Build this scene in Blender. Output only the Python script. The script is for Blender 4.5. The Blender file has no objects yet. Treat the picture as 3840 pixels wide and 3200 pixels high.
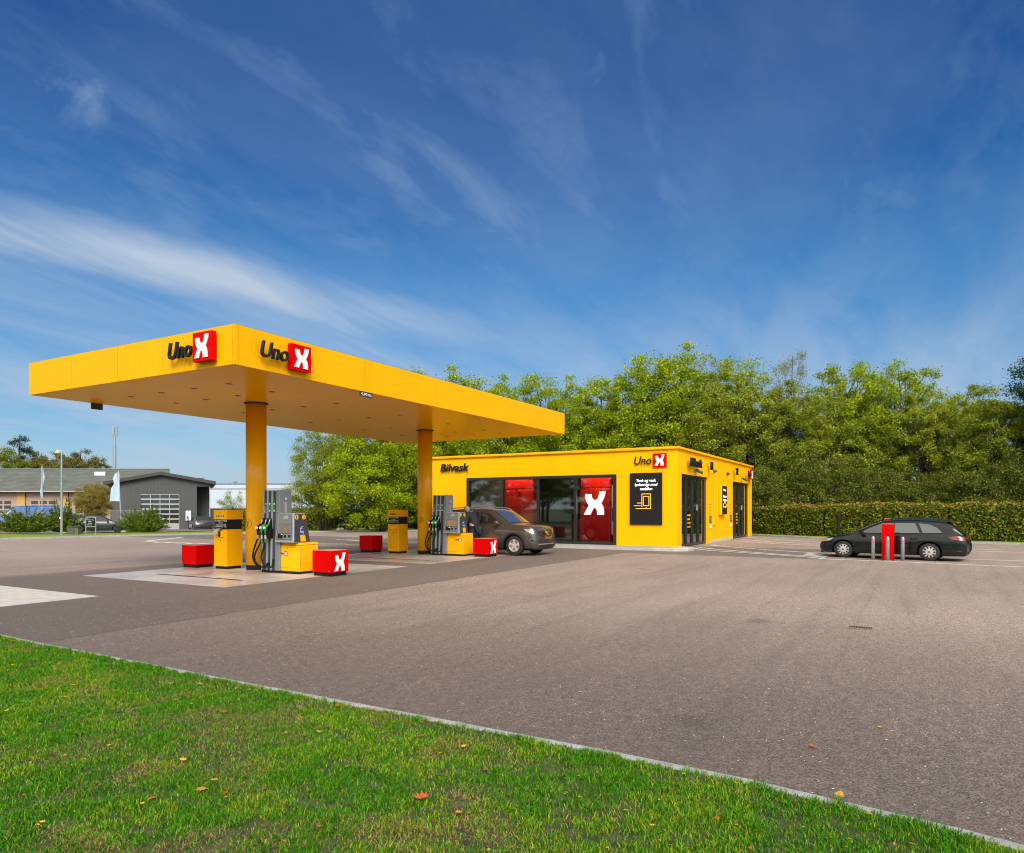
import bpy, math, random
import numpy as np
from mathutils import Vector, Matrix
R = math.radians
random.seed(7)
sc = bpy.context.scene
COL = sc.collection

# ------------------------------------------------------------------ camera model
CF, YAW, CH = 2638.7/3840, R(29.714), 1.6          # focal (in widths), heading, eye height
CA, SA = math.cos(YAW), math.sin(YAW)
def at(u, d, z=0.0):
    """world point in photo column u (of 3840) at depth d"""
    r = (u-1920)/2638.7*d
    return Vector((d*CA + r*SA, d*SA - r*CA, z))

# ------------------------------------------------------------------ materials
def nmat(name):
    m = bpy.data.materials.new(name); m.use_nodes = True
    nt = m.node_tree; b = nt.nodes['Principled BSDF']
    return m, nt, b
def N(nt, t, **kw):
    n = nt.nodes.new(t)
    for k, v in kw.items():
        if k.startswith('_'): setattr(n, k[1:], v)
        else: n.inputs[k.replace('__', ' ')].default_value = v
    return n
def L(nt, a, b): nt.links.new(a, b)
def mixc(nt, fac, a, b, mode='MIX'):
    n = nt.nodes.new('ShaderNodeMix'); n.data_type = 'RGBA'; n.blend_type = mode
    for s, v in ((0, fac), (6, a), (7, b)):
        if hasattr(v, 'links'): L(nt, v, n.inputs[s])
        else: n.inputs[s].default_value = (*v, 1) if isinstance(v, tuple) and len(v) == 3 else v
    return n.outputs[2]
def math_(nt, op, a, b=None, c=None):
    n = nt.nodes.new('ShaderNodeMath'); n.operation = op
    for i, v in enumerate((a, b, c)):
        if v is None: continue
        if hasattr(v, 'links'): L(nt, v, n.inputs[i])
        else: n.inputs[i].default_value = v
    return n.outputs[0]
def ramp(nt, fac, stops):
    n = nt.nodes.new('ShaderNodeValToRGB'); L(nt, fac, n.inputs[0])
    e = n.color_ramp.elements
    while len(e) < len(stops): e.new(0.5)
    for i, (p, c) in enumerate(stops):
        e[i].position = p; e[i].color = (*c, 1) if isinstance(c, tuple) else (c, c, c, 1)
    return n.outputs[0]
def noise(nt, co, scale, detail=4, rough=.55, out=0, dist=0.0):
    n = nt.nodes.new('ShaderNodeTexNoise'); n.inputs['Scale'].default_value = scale
    n.inputs['Detail'].default_value = detail; n.inputs['Roughness'].default_value = rough
    n.inputs['Distortion'].default_value = dist
    if co is not None: L(nt, co, n.inputs['Vector'])
    return n.outputs[out]
def coords(nt, kind='Object'):
    return nt.nodes.new('ShaderNodeTexCoord').outputs[kind]
def scaled(nt, co, s, rot=(0, 0, 0), loc=(0, 0, 0)):
    m = nt.nodes.new('ShaderNodeMapping'); L(nt, co, m.inputs[0])
    m.inputs['Scale'].default_value = s; m.inputs['Rotation'].default_value = rot
    m.inputs['Location'].default_value = loc
    return m.outputs[0]
def bump(nt, b, h, strength=.3, dist=.01):
    n = nt.nodes.new('ShaderNodeBump'); n.inputs['Strength'].default_value = strength
    n.inputs['Distance'].default_value = dist; L(nt, h, n.inputs['Height'])
    L(nt, n.outputs[0], b.inputs['Normal'])
_mc = {}
def paint(name, c, rough=.45, metal=0, var=.12, scale=3., coat=0., spec=.5, bmp=0., grime=0.):
    if name in _mc: return _mc[name]
    m, nt, b = nmat(name)
    co = coords(nt)
    n = noise(nt, co, scale, 5)
    lo = tuple(x*(1-var) for x in c); hi = tuple(min(1, x*(1+var)) for x in c)
    col = ramp(nt, n, [(.3, lo), (.7, hi)])
    if grime:
        g = noise(nt, scaled(nt, co, (6, 6, .6)), 2.2, 6, .7)
        gf = ramp(nt, g, [(.5, 0.), (.75, grime)])
        col = mixc(nt, gf, col, tuple(x*.55+.03 for x in c))
    L(nt, col, b.inputs['Base Color'])
    r = math_(nt, 'MULTIPLY_ADD', noise(nt, co, scale*4, 3), .2, rough-.1)
    L(nt, r, b.inputs['Roughness'])
    b.inputs['Metallic'].default_value = metal
    b.inputs['Coat Weight'].default_value = coat; b.inputs['Coat Roughness'].default_value = .05
    b.inputs['Specular IOR Level'].default_value = spec
    if bmp: bump(nt, b, noise(nt, co, 60, 4), bmp, .005)
    _mc[name] = m; return m
def emit(name, c, s):
    if name in _mc: return _mc[name]
    m, nt, b = nmat(name)
    b.inputs['Base Color'].default_value = (*c, 1)
    b.inputs['Emission Color'].default_value = (*c, 1); b.inputs['Emission Strength'].default_value = s
    _mc[name] = m; return m

YEL = (1.0, .49, .0)
def perforated(name, c, hole, pitch, amt, rough, planar='side', metal=0., spec=.5, rad=.35, coat=0., shell=None):
    """sheet metal with a staggered lattice of drilled holes"""
    m, nt, b = nmat(name)
    co = coords(nt); sp = nt.nodes.new('ShaderNodeSeparateXYZ'); L(nt, co, sp.inputs[0])
    if planar == 'side':
        u = math_(nt, 'ADD', sp.outputs[0], sp.outputs[1]); v = sp.outputs[2]
    elif planar == 'flat':
        u, v = sp.outputs[0], sp.outputs[1]
    else:      # around a column
        u = math_(nt, 'MULTIPLY', math_(nt, 'ARCTAN2', sp.outputs[1], sp.outputs[0]), .26); v = sp.outputs[2]
    k = math.pi/pitch
    cu = math_(nt, 'COSINE', math_(nt, 'MULTIPLY', u, k)); cv = math_(nt, 'COSINE', math_(nt, 'MULTIPLY', v, k*1.0))
    pr = math_(nt, 'MULTIPLY', cu, cv)
    pr = math_(nt, 'ABSOLUTE', pr) if False else pr
    f = math_(nt, 'MULTIPLY', math_(nt, 'GREATER_THAN', math_(nt, 'ABSOLUTE', pr), 1-rad), amt)
    n = noise(nt, co, .8, 5)
    col = ramp(nt, n, [(.25, tuple(x*.94 for x in c)), (.75, tuple(min(1, x*1.04) for x in c))])
    stk = ramp(nt, noise(nt, scaled(nt, co, (3.5, 3.5, .35)), 1.4, 6, .65), [(.48, 0.), (.78, .16)])      # rain streaks
    col = mixc(nt, stk, col, tuple(x*.55 for x in c))
    L(nt, mixc(nt, f, col, hole), b.inputs['Base Color'])
    L(nt, math_(nt, 'MULTIPLY_ADD', noise(nt, co, 6, 3), .12, rough-.06), b.inputs['Roughness'])
    b.inputs['Metallic'].default_value = metal; b.inputs['Specular IOR Level'].default_value = spec
    b.inputs['Coat Weight'].default_value = coat; b.inputs['Coat Roughness'].default_value = .12
    return m
M = {}
M['fascia'] = perforated('yellow perforated sheet', YEL, (.35, .13, .0), .021, .6, .5, rad=.42, spec=.12)
M['wallyel'] = perforated('yellow perforated cladding', YEL, (.55, .25, .0), .017, .3, .55, rad=.4, spec=.12)
M['column'] = perforated('perforated column sheet', (1, .47, .0), (.45, .18, .0), .022, .2, .3, 'tube', rad=.5, coat=.2, spec=.25)
M['soffit'] = perforated('soffit sheet', (.98, .44, .0), (.58, .24, .0), .04, .4, .3, 'flat', spec=.05, rad=.6, coat=.09)
M['yel'] = paint('yellow powder coat', (1.0, .47, .0), .42, var=.03, coat=.04, grime=.12, spec=.2)
M['red'] = paint('red lacquer', (.58, .0, .0), .5, var=.03, grime=.08, spec=.06)
M['redwash'] = paint('red wash panel', (.72, .0, .0), .3, var=.05, coat=.3)
M['black'] = paint('black rubber', (.011, .011, .012), .6, spec=.2)
M['blackmet'] = paint('black frame', (.02, .02, .022), .35, var=.1)
M['charcoal'] = paint('charcoal panel', (.045, .043, .045), .5, var=.08)
M['screenblk'] = paint('black display', (.014, .013, .013), .6, var=.12, scale=40, spec=.2)
M['pumpgrey'] = paint('pump grey', (.22, .24, .25), .4, metal=.2, var=.06, coat=.1)
M['pumplight'] = paint('pump light grey', (.36, .42, .48), .35, metal=.35, var=.06)
M['pumpdark'] = paint('pump dark grey', (.07, .075, .085), .5, var=.06)
M['white'] = paint('white print', (.78, .8, .82), .5, var=.03)
M['letter'] = paint('black letters', (.013, .014, .017), .5, var=.1, spec=.25)
M['green'] = paint('nozzle green', (.015, .23, .02), .4)
M['blue'] = paint('blue sticker', (.01, .07, .28), .4)
M['orange'] = paint('orange print', (.9, .35, .02), .5)
M['steel'] = paint('galvanised steel', (.34, .37, .39), .42, metal=.55, var=.2, scale=12)
M['alu'] = paint('bright alloy', (.62, .62, .63), .3, metal=.7, var=.06)
M['paper'] = paint('paper', (.42, .36, .34), .7)
M['lcd'] = paint('pump screen', (.25, .17, .14), .2, var=.1, coat=.5)
M['skin'] = paint('skin', (.5, .25, .17), .55)
M['hair'] = paint('grey hair', (.34, .29, .23), .8, var=.4, scale=60, bmp=.8)
M['jacket'] = paint('dark jacket', (.018, .02, .026), .8, var=.3, scale=14, bmp=.4)
M['collar'] = paint('grey collar', (.1, .13, .17), .8)
M['jeans'] = paint('dark trousers', (.02, .025, .04), .85)
M['concrete'] = paint('kerb concrete', (.29, .30, .30), .85, var=.2, scale=8, bmp=.4, grime=.3)
M['conclight'] = paint('pale concrete', (.43, .42, .39), .85, var=.15, scale=5, bmp=.3)
M['bark'] = paint('bark', (.055, .045, .034), .9, var=.4, scale=9, bmp=.6)
M['stone'] = paint('field stone', (.22, .21, .18), .9, var=.3, scale=9, bmp=.7)
M['tyre'] = paint('tyre rubber', (.016, .016, .016), .75)
M['rimsilver'] = paint('rim silver', (.58, .56, .53), .35, metal=.3)
M['hubcap'] = paint('hub cap', (.55, .54, .52), .35, metal=.4)
M['chrome'] = paint('chrome trim', (.6, .6, .6), .12, metal=1., var=.02)
M['plastic'] = paint('black plastic', (.02, .02, .021), .5)
M['lampglass'] = paint('headlamp glass', (.5, .52, .55), .12, metal=.4, coat=1.)
M['lampamber'] = paint('amber lamp', (.5, .16, .02), .15, coat=1.)
M['lampred'] = paint('rear lamp', (.22, .006, .006), .2, coat=.6)
M['suvpaint'] = paint('brown metallic paint', (.095, .080, .070), .3, metal=.55, coat=1., var=.01)
M['estpaint'] = paint('black green paint', (.006, .008, .0075), .2, metal=.0, coat=.4, var=.05, spec=.25)
M['sedpaint'] = paint('dark navy paint', (.012, .018, .028), .3, metal=.0, coat=.6, var=.05)
M['hatpaint'] = paint('graphite paint', (.06, .065, .07), .3, metal=.4, coat=1., var=.05)
M['vanpaint'] = paint('blue van paint', (.02, .11, .42), .35, coat=.5, var=.06)
M['carglass'] = paint('dark car glass', (.012, .014, .015), .06, spec=.9, coat=1., var=.05)
M['carglassdull'] = paint('dusty car glass', (.02, .025, .03), .45, spec=.25)
M['carglasspale'] = paint('sky-lit car glass', (.05, .06, .06), .05, spec=1., coat=1., var=.05)

def glass(name, tint, refl, rough=.02):
    m, nt, b = nmat(name)
    nt.nodes.remove(b); out = nt.nodes['Material Output']
    t = N(nt, 'ShaderNodeBsdfTransparent', Color=(*tint, 1)); g = N(nt, 'ShaderNodeBsdfGlossy', Roughness=rough)
    g.inputs['Color'].default_value = (.9, .95, .93, 1)
    lw = N(nt, 'ShaderNodeFresnel', IOR=1.5)
    f = math_(nt, 'MULTIPLY_ADD', lw.outputs[0], 1.0, refl)
    mx = nt.nodes.new('ShaderNodeMixShader')
    L(nt, f, mx.inputs[0]); L(nt, t.outputs[0], mx.inputs[1]); L(nt, g.outputs[0], mx.inputs[2])
    L(nt, mx.outputs[0], out.inputs[0])
    return m
M['window'] = glass('shop window glass', (.93, .93, .92), .055)
M['doorglass'] = glass('wash door glass', (.55, .6, .58), .24)

# ------------------------------------------------------------------ mesh builder
class MB:
    def __init__(s): s.v = []; s.f = []; s.m = []; s.cur = 0
    def add(s, vs, fs):
        o = len(s.v); s.v += [tuple(v) for v in vs]
        s.f += [tuple(i+o for i in f) for f in fs]; s.m += [s.cur]*len(fs); return s
    def box(s, x0, y0, z0, x1, y1, z1):
        x0, x1 = min(x0, x1), max(x0, x1); y0, y1 = min(y0, y1), max(y0, y1); z0, z1 = min(z0, z1), max(z0, z1)
        return s.add([(x0,y0,z0),(x1,y0,z0),(x1,y1,z0),(x0,y1,z0),(x0,y0,z1),(x1,y0,z1),(x1,y1,z1),(x0,y1,z1)],
                     [(0,3,2,1),(4,5,6,7),(0,1,5,4),(1,2,6,5),(2,3,7,6),(3,0,4,7)])
    def frustum(s, b, t, z0, z1):
        """b, t = (x0,y0,x1,y1) at bottom and top"""
        return s.add([(b[0],b[1],z0),(b[2],b[1],z0),(b[2],b[3],z0),(b[0],b[3],z0),
                      (t[0],t[1],z1),(t[2],t[1],z1),(t[2],t[3],z1),(t[0],t[3],z1)],
                     [(0,3,2,1),(4,5,6,7),(0,1,5,4),(1,2,6,5),(2,3,7,6),(3,0,4,7)])
    def prism(s, poly, fn, d0, d1):
        """2-D polygon poly mapped by fn(u,v,d) at depths d0,d1"""
        n = len(poly); a = [fn(u, v, d0) for u, v in poly] + [fn(u, v, d1) for u, v in poly]
        return s.add(a, [tuple(range(n)), tuple(range(2*n-1, n-1, -1))] + [(i, i+n, (i+1) % n+n, (i+1) % n) for i in range(n)])
    def tube(s, pts, r, n=8, cap=True):
        pts = [Vector(p) for p in pts]; rr = r if isinstance(r, (list, tuple)) else [r]*len(pts)
        o = len(s.v); up = Vector((0, 0, 1)); prev = None; rings = []
        for i, p in enumerate(pts):
            t = (pts[min(i+1, len(pts)-1)]-pts[max(i-1, 0)])
            t = t.normalized() if t.length > 1e-9 else Vector((0, 0, 1))
            if prev is None:
                a = t.cross(Vector((1, 0, 0)) if abs(t.x) < .8 else Vector((0, 1, 0))).normalized()
            else:
                a = prev - t*prev.dot(t); a = a.normalized() if a.length > 1e-6 else t.orthogonal().normalized()
            prev = a; b = t.cross(a)
            rings += [p + (a*math.cos(2*math.pi*k/n)+b*math.sin(2*math.pi*k/n))*rr[i] for k in range(n)]
        fs = []
        for i in range(len(pts)-1):
            for k in range(n):
                fs.append((i*n+k, i*n+(k+1) % n, (i+1)*n+(k+1) % n, (i+1)*n+k))
        if cap: fs += [tuple(range(n-1, -1, -1)), tuple(range((len(pts)-1)*n, len(pts)*n))]
        return s.add(rings, fs)
    def lathe(s, prof, o=(0, 0, 0), ax='z', n=24, caps=True):
        """prof: (radius, height) list"""
        vs = []
        for r, h in prof:
            for k in range(n):
                a = 2*math.pi*k/n; c, d = r*math.cos(a), r*math.sin(a)
                vs.append({'z': (c, d, h), 'y': (c, h, d), 'x': (h, c, d)}[ax])
        vs = [(a+o[0], b+o[1], c+o[2]) for a, b, c in vs]
        fs = [(i*n+k, i*n+(k+1) % n, (i+1)*n+(k+1) % n, (i+1)*n+k) for i in range(len(prof)-1) for k in range(n)]
        if caps: fs += [tuple(range(n)), tuple(range((len(prof)-1)*n, len(prof)*n))]
        return s.add(vs, fs)
    def mesh(s, name, smooth=False):
        me = bpy.data.meshes.new(name); me.from_pydata(s.v, [], s.f); me.validate()
        if len(me.polygons) == len(s.m): me.polygons.foreach_set('material_index', s.m)
        if smooth: me.polygons.foreach_set('use_smooth', [True]*len(me.polygons))
        me.update(); return me

def np_mesh(name, V, F, mat_idx=None):
    me = bpy.data.meshes.new(name)
    V = np.asarray(V, np.float32); F = np.asarray(F, np.int32); k = F.shape[1]
    me.vertices.add(len(V)); me.vertices.foreach_set('co', V.ravel())
    me.loops.add(F.size); me.loops.foreach_set('vertex_index', F.ravel())
    me.polygons.add(len(F)); me.polygons.foreach_set('loop_start', np.arange(0, F.size, k, dtype=np.int32))
    me.polygons.foreach_set('loop_total', np.full(len(F), k, np.int32))
    me.update(calc_edges=True); return me

def tag(o, label=None, cat=None, group=None, kind=None):
    if label: o['label'] = label
    if cat: o['category'] = cat
    if group: o['group'] = group
    if kind: o['kind'] = kind
    return o
def mk(name, geo, mats, parent=None, matrix=None, smooth=False, bevel=0, seg=2):
    me = geo.mesh(name, smooth) if isinstance(geo, MB) else geo
    if isinstance(geo, MB): fix_normals(me)
    o = bpy.data.objects.new(name, me); COL.objects.link(o)
    for m in (mats if isinstance(mats, (list, tuple)) else [mats]):
        if m is not None: me.materials.append(m)
    if parent is not None:
        o.parent = parent
    b = Matrix.Identity(4)
    if parent is not None and parent.type == 'EMPTY' and parent.get('_w') is not None:
        b = Matrix.Translation(-parent.location)
    if matrix is not None: b = b @ matrix
    o.matrix_basis = b
    if bevel:
        md = o.modifiers.new('edge', 'BEVEL'); md.width = bevel; md.segments = seg; md.limit_method = 'ANGLE'; md.angle_limit = R(40)
    return o
def fix_normals(me):
    import bmesh
    bm = bmesh.new(); bm.from_mesh(me); bmesh.ops.recalc_face_normals(bm, faces=bm.faces); bm.to_mesh(me); bm.free()
def thing(name, loc, label, cat, group=None, rz=0., world=True):
    o = bpy.data.objects.new(name, None); COL.objects.link(o)
    o.location = loc; o.rotation_euler = (0, 0, rz); o.empty_display_size = .2
    if world: o['_w'] = 1
    return tag(o, label, cat, group)
def solo(name, geo, mats, label, cat, group=None, kind=None, **kw):
    return tag(mk(name, geo, mats, **kw), label, cat, group, kind)
def struct(name, geo, mats, **kw):
    return tag(mk(name, geo, mats, **kw), kind='structure')
def dup(root, loc, rz=None, label=None, scale=None, group=None):
    r = root.copy(); COL.objects.link(r); r.location = loc
    if rz is not None: r.rotation_euler = (0, 0, rz)
    if scale is not None: r.scale = scale
    if label: r['label'] = label
    if group: r['group'] = group
    for ch in list(root.children):
        c = ch.copy(); COL.objects.link(c); c.parent = r
        for g in ch.children:
            d = g.copy(); COL.objects.link(d); d.parent = c
    return r

# ------------------------------------------------------------------ lettering
_tc = {}
def text_mesh(body, w, h, depth, shear=0., bold=0., align='LEFT'):
    cu = bpy.data.curves.new('txt', 'FONT'); cu.body = body; cu.size = 1; cu.shear = shear; cu.offset = bold
    cu.extrude = .05; cu.align_x = align; cu.resolution_u = 4; cu.space_line = 1.15
    o = bpy.data.objects.new('txt', cu); COL.objects.link(o)
    bpy.context.view_layer.update()
    dg = bpy.context.evaluated_depsgraph_get()
    me = bpy.data.meshes.new_from_object(o.evaluated_get(dg))
    bpy.data.objects.remove(o); bpy.data.curves.remove(cu)
    n = len(me.vertices); co = np.empty(n*3, np.float32); me.vertices.foreach_get('co', co); co = co.reshape(-1, 3)
    mn, mx = co.min(0), co.max(0)
    sx = w/(mx[0]-mn[0]); sy = h/(mx[1]-mn[1]) if h else sx
    co[:, 0] = (co[:, 0]-mn[0])*sx; co[:, 1] = (co[:, 1]-mn[1])*sy
    co[:, 2] = (co[:, 2]-mn[2])/(mx[2]-mn[2])*depth
    me.vertices.foreach_set('co', co.ravel()); me.update(); me.materials.clear()
    return me
def frame(o, right, up):
    r = Vector(right).normalized(); u = Vector(up).normalized(); n = r.cross(u)
    u = n.cross(r)
    return Matrix(((r.x, u.x, n.x, o[0]), (r.y, u.y, n.y, o[1]), (r.z, u.z, n.z, o[2]), (0, 0, 0, 1)))
FX = lambda x, y, z: frame((x, y, z), (0, -1, 0), (0, 0, 1))     # on a wall facing -x
FY = lambda x, y, z: frame((x, y, z), (1, 0, 0), (0, 0, 1))      # on a wall facing -y
XP = [(.085,.115),(.35,.122),(.362,.21),(.405,.32),(.485,.373),(.58,.366),(.66,.297),(.705,.14),(.735,.007),(1.0,.0),
      (.952,.209),(.866,.40),(.791,.523),(.877,.627),(.914,.766),(.93,.993),(.623,1.0),(.616,.854),(.575,.749),(.50,.679),
      (.444,.732),(.362,.871),(.306,.993),(0,.993),(.138,.766),(.243,.592),(.138,.453),(.082,.314),(.066,.2)]
def xlogo(w, h, d):
    b = MB(); n = len(XP); p = [(u*w, (1-v)*h) for u, v in XP]
    b.prism(p, lambda u, v, q: (u, v, q), 0, d); return b
def rrect(w, h, d, r=0.0):
    b = MB()
    if r:
        p = []
        for cx, cy, a0 in ((w-r, r, -90), (w-r, h-r, 0), (r, h-r, 90), (r, r, 180)):
            p += [(cx+r*math.cos(R(a0+k*22.5)), cy+r*math.sin(R(a0+k*22.5))) for k in range(5)]
        b.prism(p, lambda u, v, q: (u, v, q), 0, d)
    else: b.box(0, 0, 0, w, h, d)
    return b
def disc(r, d, n=28):
    b = MB(); b.prism([(r*math.cos(2*math.pi*k/n), r*math.sin(2*math.pi*k/n)) for k in range(n)], lambda u, v, q: (u, v, q), 0, d); return b
def logo(parent, fr, w, board_d=.1, let='letter', name=True, big=True, boxmat=None):
    """wordmark plus red board with the white X; fr = frame at lower left, w = total width"""
    bw = w*.415
    bd = mk('logo_board', rrect(bw, bw, board_d), boxmat or M['red'], parent, fr @ Matrix.Translation((w-bw, 0, 0)))
    mk('logo_mark', xlogo(bw*.74, bw*.8, board_d*.12+.004), M['white'], bd, Matrix.Translation((bw*.12, bw*.1, board_d)))
    if name:
        t = text_mesh('Uno', w*.54, w*.25, max(.004, board_d*.5), .22, .012)
        mk('logo_lettering', t, M[let], parent, fr @ Matrix.Translation((0, bw*.22, board_d*.5)))
    return bd

class Face4:
    def __init__(s, bl, br, tr, tl):
        s.c = [Vector(p) for p in (bl, br, tr, tl)]; s.n = (s.c[1]-s.c[0]).cross(s.c[3]-s.c[0]).normalized()
    def p(s, u, v, d=0):
        a = s.c[0].lerp(s.c[1], u); b = s.c[3].lerp(s.c[2], u); return a.lerp(b, v)+s.n*d
    def rect(s, mb, u0, v0, u1, v1, d0=-.002, d1=.006):
        q = [s.p(u, v, d) for d in (d0, d1) for u, v in ((u0, v0), (u1, v0), (u1, v1), (u0, v1))]
        mb.add(q, [(0,3,2,1),(4,5,6,7),(0,1,5,4),(1,2,6,5),(2,3,7,6),(3,0,4,7)]); return mb
    def fr(s, u, v, d=0): return frame(s.p(u, v, d), s.c[1]-s.c[0], s.p(u, 1)-s.p(u, 0))

# ================================================================== CANOPY
cx0, cy0, cL, cW, cz, cF = 9.07, 11.30, 14.69, 7.46, 4.375, .768
def build_canopy():
    t = thing('petrol_canopy', (cx0+cL/2, cy0+cW/2, 0), 'large yellow flat canopy of perforated sheet on two round columns over the pumps', 'canopy')
    x1, y1, z1 = cx0+cL, cy0+cW, cz+cF
    f = MB(); g = .006; th = .05
    xs = [cx0, 9.16, 12.76, 16.40, 19.99, x1]
    for a, b in zip(xs, xs[1:]):
        for y, s in ((cy0, 1), (y1, -1)):
            f.box(a+g, y, cz, b-g, y+s*th, z1)
    ys = [cy0+th+.002, cy0+2.2, 15.09, 16.9, y1-th-.002]
    for a, b in zip(ys, ys[1:]):
        for x, s in ((cx0, 1), (x1, -1)):
            f.box(x, a+g, cz, x+s*th, b-g, z1)
    mk('fascia', f, M['fascia'], t)
    b = MB(); b.box(cx0+.06, cy0+.06, cz+.03, x1-.06, y1-.06, z1-.05)
    mk('roof_deck', b, M['yel'], t)
    b = MB(); b.box(cx0+.03, cy0+.03, z1+.001, x1-.03, y1-.03, z1+.02)
    mk('roof_trim', b, M['steel'], t)
    b = MB()
    b.box(cx0+.055, cy0+.055, cz-.0, x1-.055, y1-.055, cz+.025)
    mk('soffit', b, M['soffit'], t)
    for x in (10.47, 11.68, 13.83, 16.46, 18.96, 21.12, 22.33):
        for y in (13.22, 14.42, 15.63, 16.84):
            if abs(x-12.75) < .3: continue
            b = MB(); b.box(x-.055, y-.05, cz-.008, x+.055, y+.05, cz-.001)
            mk('downlight', b, M['blackmet'], t)
    for cx in (12.75, 20.12):
        b = MB(); b.lathe([(.26, .13), (.26, cz-.023)], n=40)
        c = mk('column', b, M['column'], t, Matrix.Translation((cx, 15.03, 0)), smooth=False)
        for p in c.data.polygons: p.use_smooth = len(p.vertices) == 4
        b = MB(); b.lathe([(.25, 0), (.25, .128)], n=40)
        mk('column_base', b, M['black'], c, smooth=False)
        b = MB(); b.lathe([(.262, cz-.022), (.31, cz-.018), (.31, cz-.003), (.2, cz-.003)], n=40); mk('column_collar', b, M['black'], c)
        # number ring sticker
        rb = MB(); a0 = math.pi
        r = .2638
        for k in range(40):
            a = 2*math.pi*k/40; a2 = 2*math.pi*(k+1)/40
            q = []
            for (rr, aa) in ((.115, a), (.106, a), (.106, a2), (.115, a2)):
                th_ = a0 + rr*math.cos(aa)/.26; q.append((r*math.cos(th_), r*math.sin(th_), 1.2+rr*math.sin(aa)))
            rb.add(q, [(0, 1, 2, 3)])
        nn = mk('number_ring', rb, M['letter'], c)
        d = Vector((math.cos(a0), math.sin(a0), 0)); rt = Vector((-d.y, d.x, 0))
        tm = text_mesh('1' if cx < 15 else '3', .055 if cx < 15 else .085, .13, .012, .15, .01)
        mk('column_number', tm, M['letter'], c, frame(d*.254+Vector((0, 0, 1.135))-rt*.035, rt, (0, 0, 1)))
    # logos
    logo(t, FX(cx0-.04, 13.13, 4.485), 1.36, .11)
    logo(t, FY(9.60, cy0-.04, 4.485), 1.30, .11)
    b = MB(); b.box(12.62, cy0+.02, 4.255, 13.05, cy0+.04, 4.372)
    s = mk('height_sign', b, M['charcoal'], t)
    mk('height_lettering', text_mesh('4,10 m.', .38, .08, .006, 0, .012), M['white'], s, FY(12.645, cy0+.0199, 4.275))
    p = at(631, 20.4)
    b = MB(); b.box(10.55, y1-.05, cz-.16, 10.85, y1-.02, cz-.002); mk('sign_back', b, M['charcoal'], t)
build_canopy()

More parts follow.
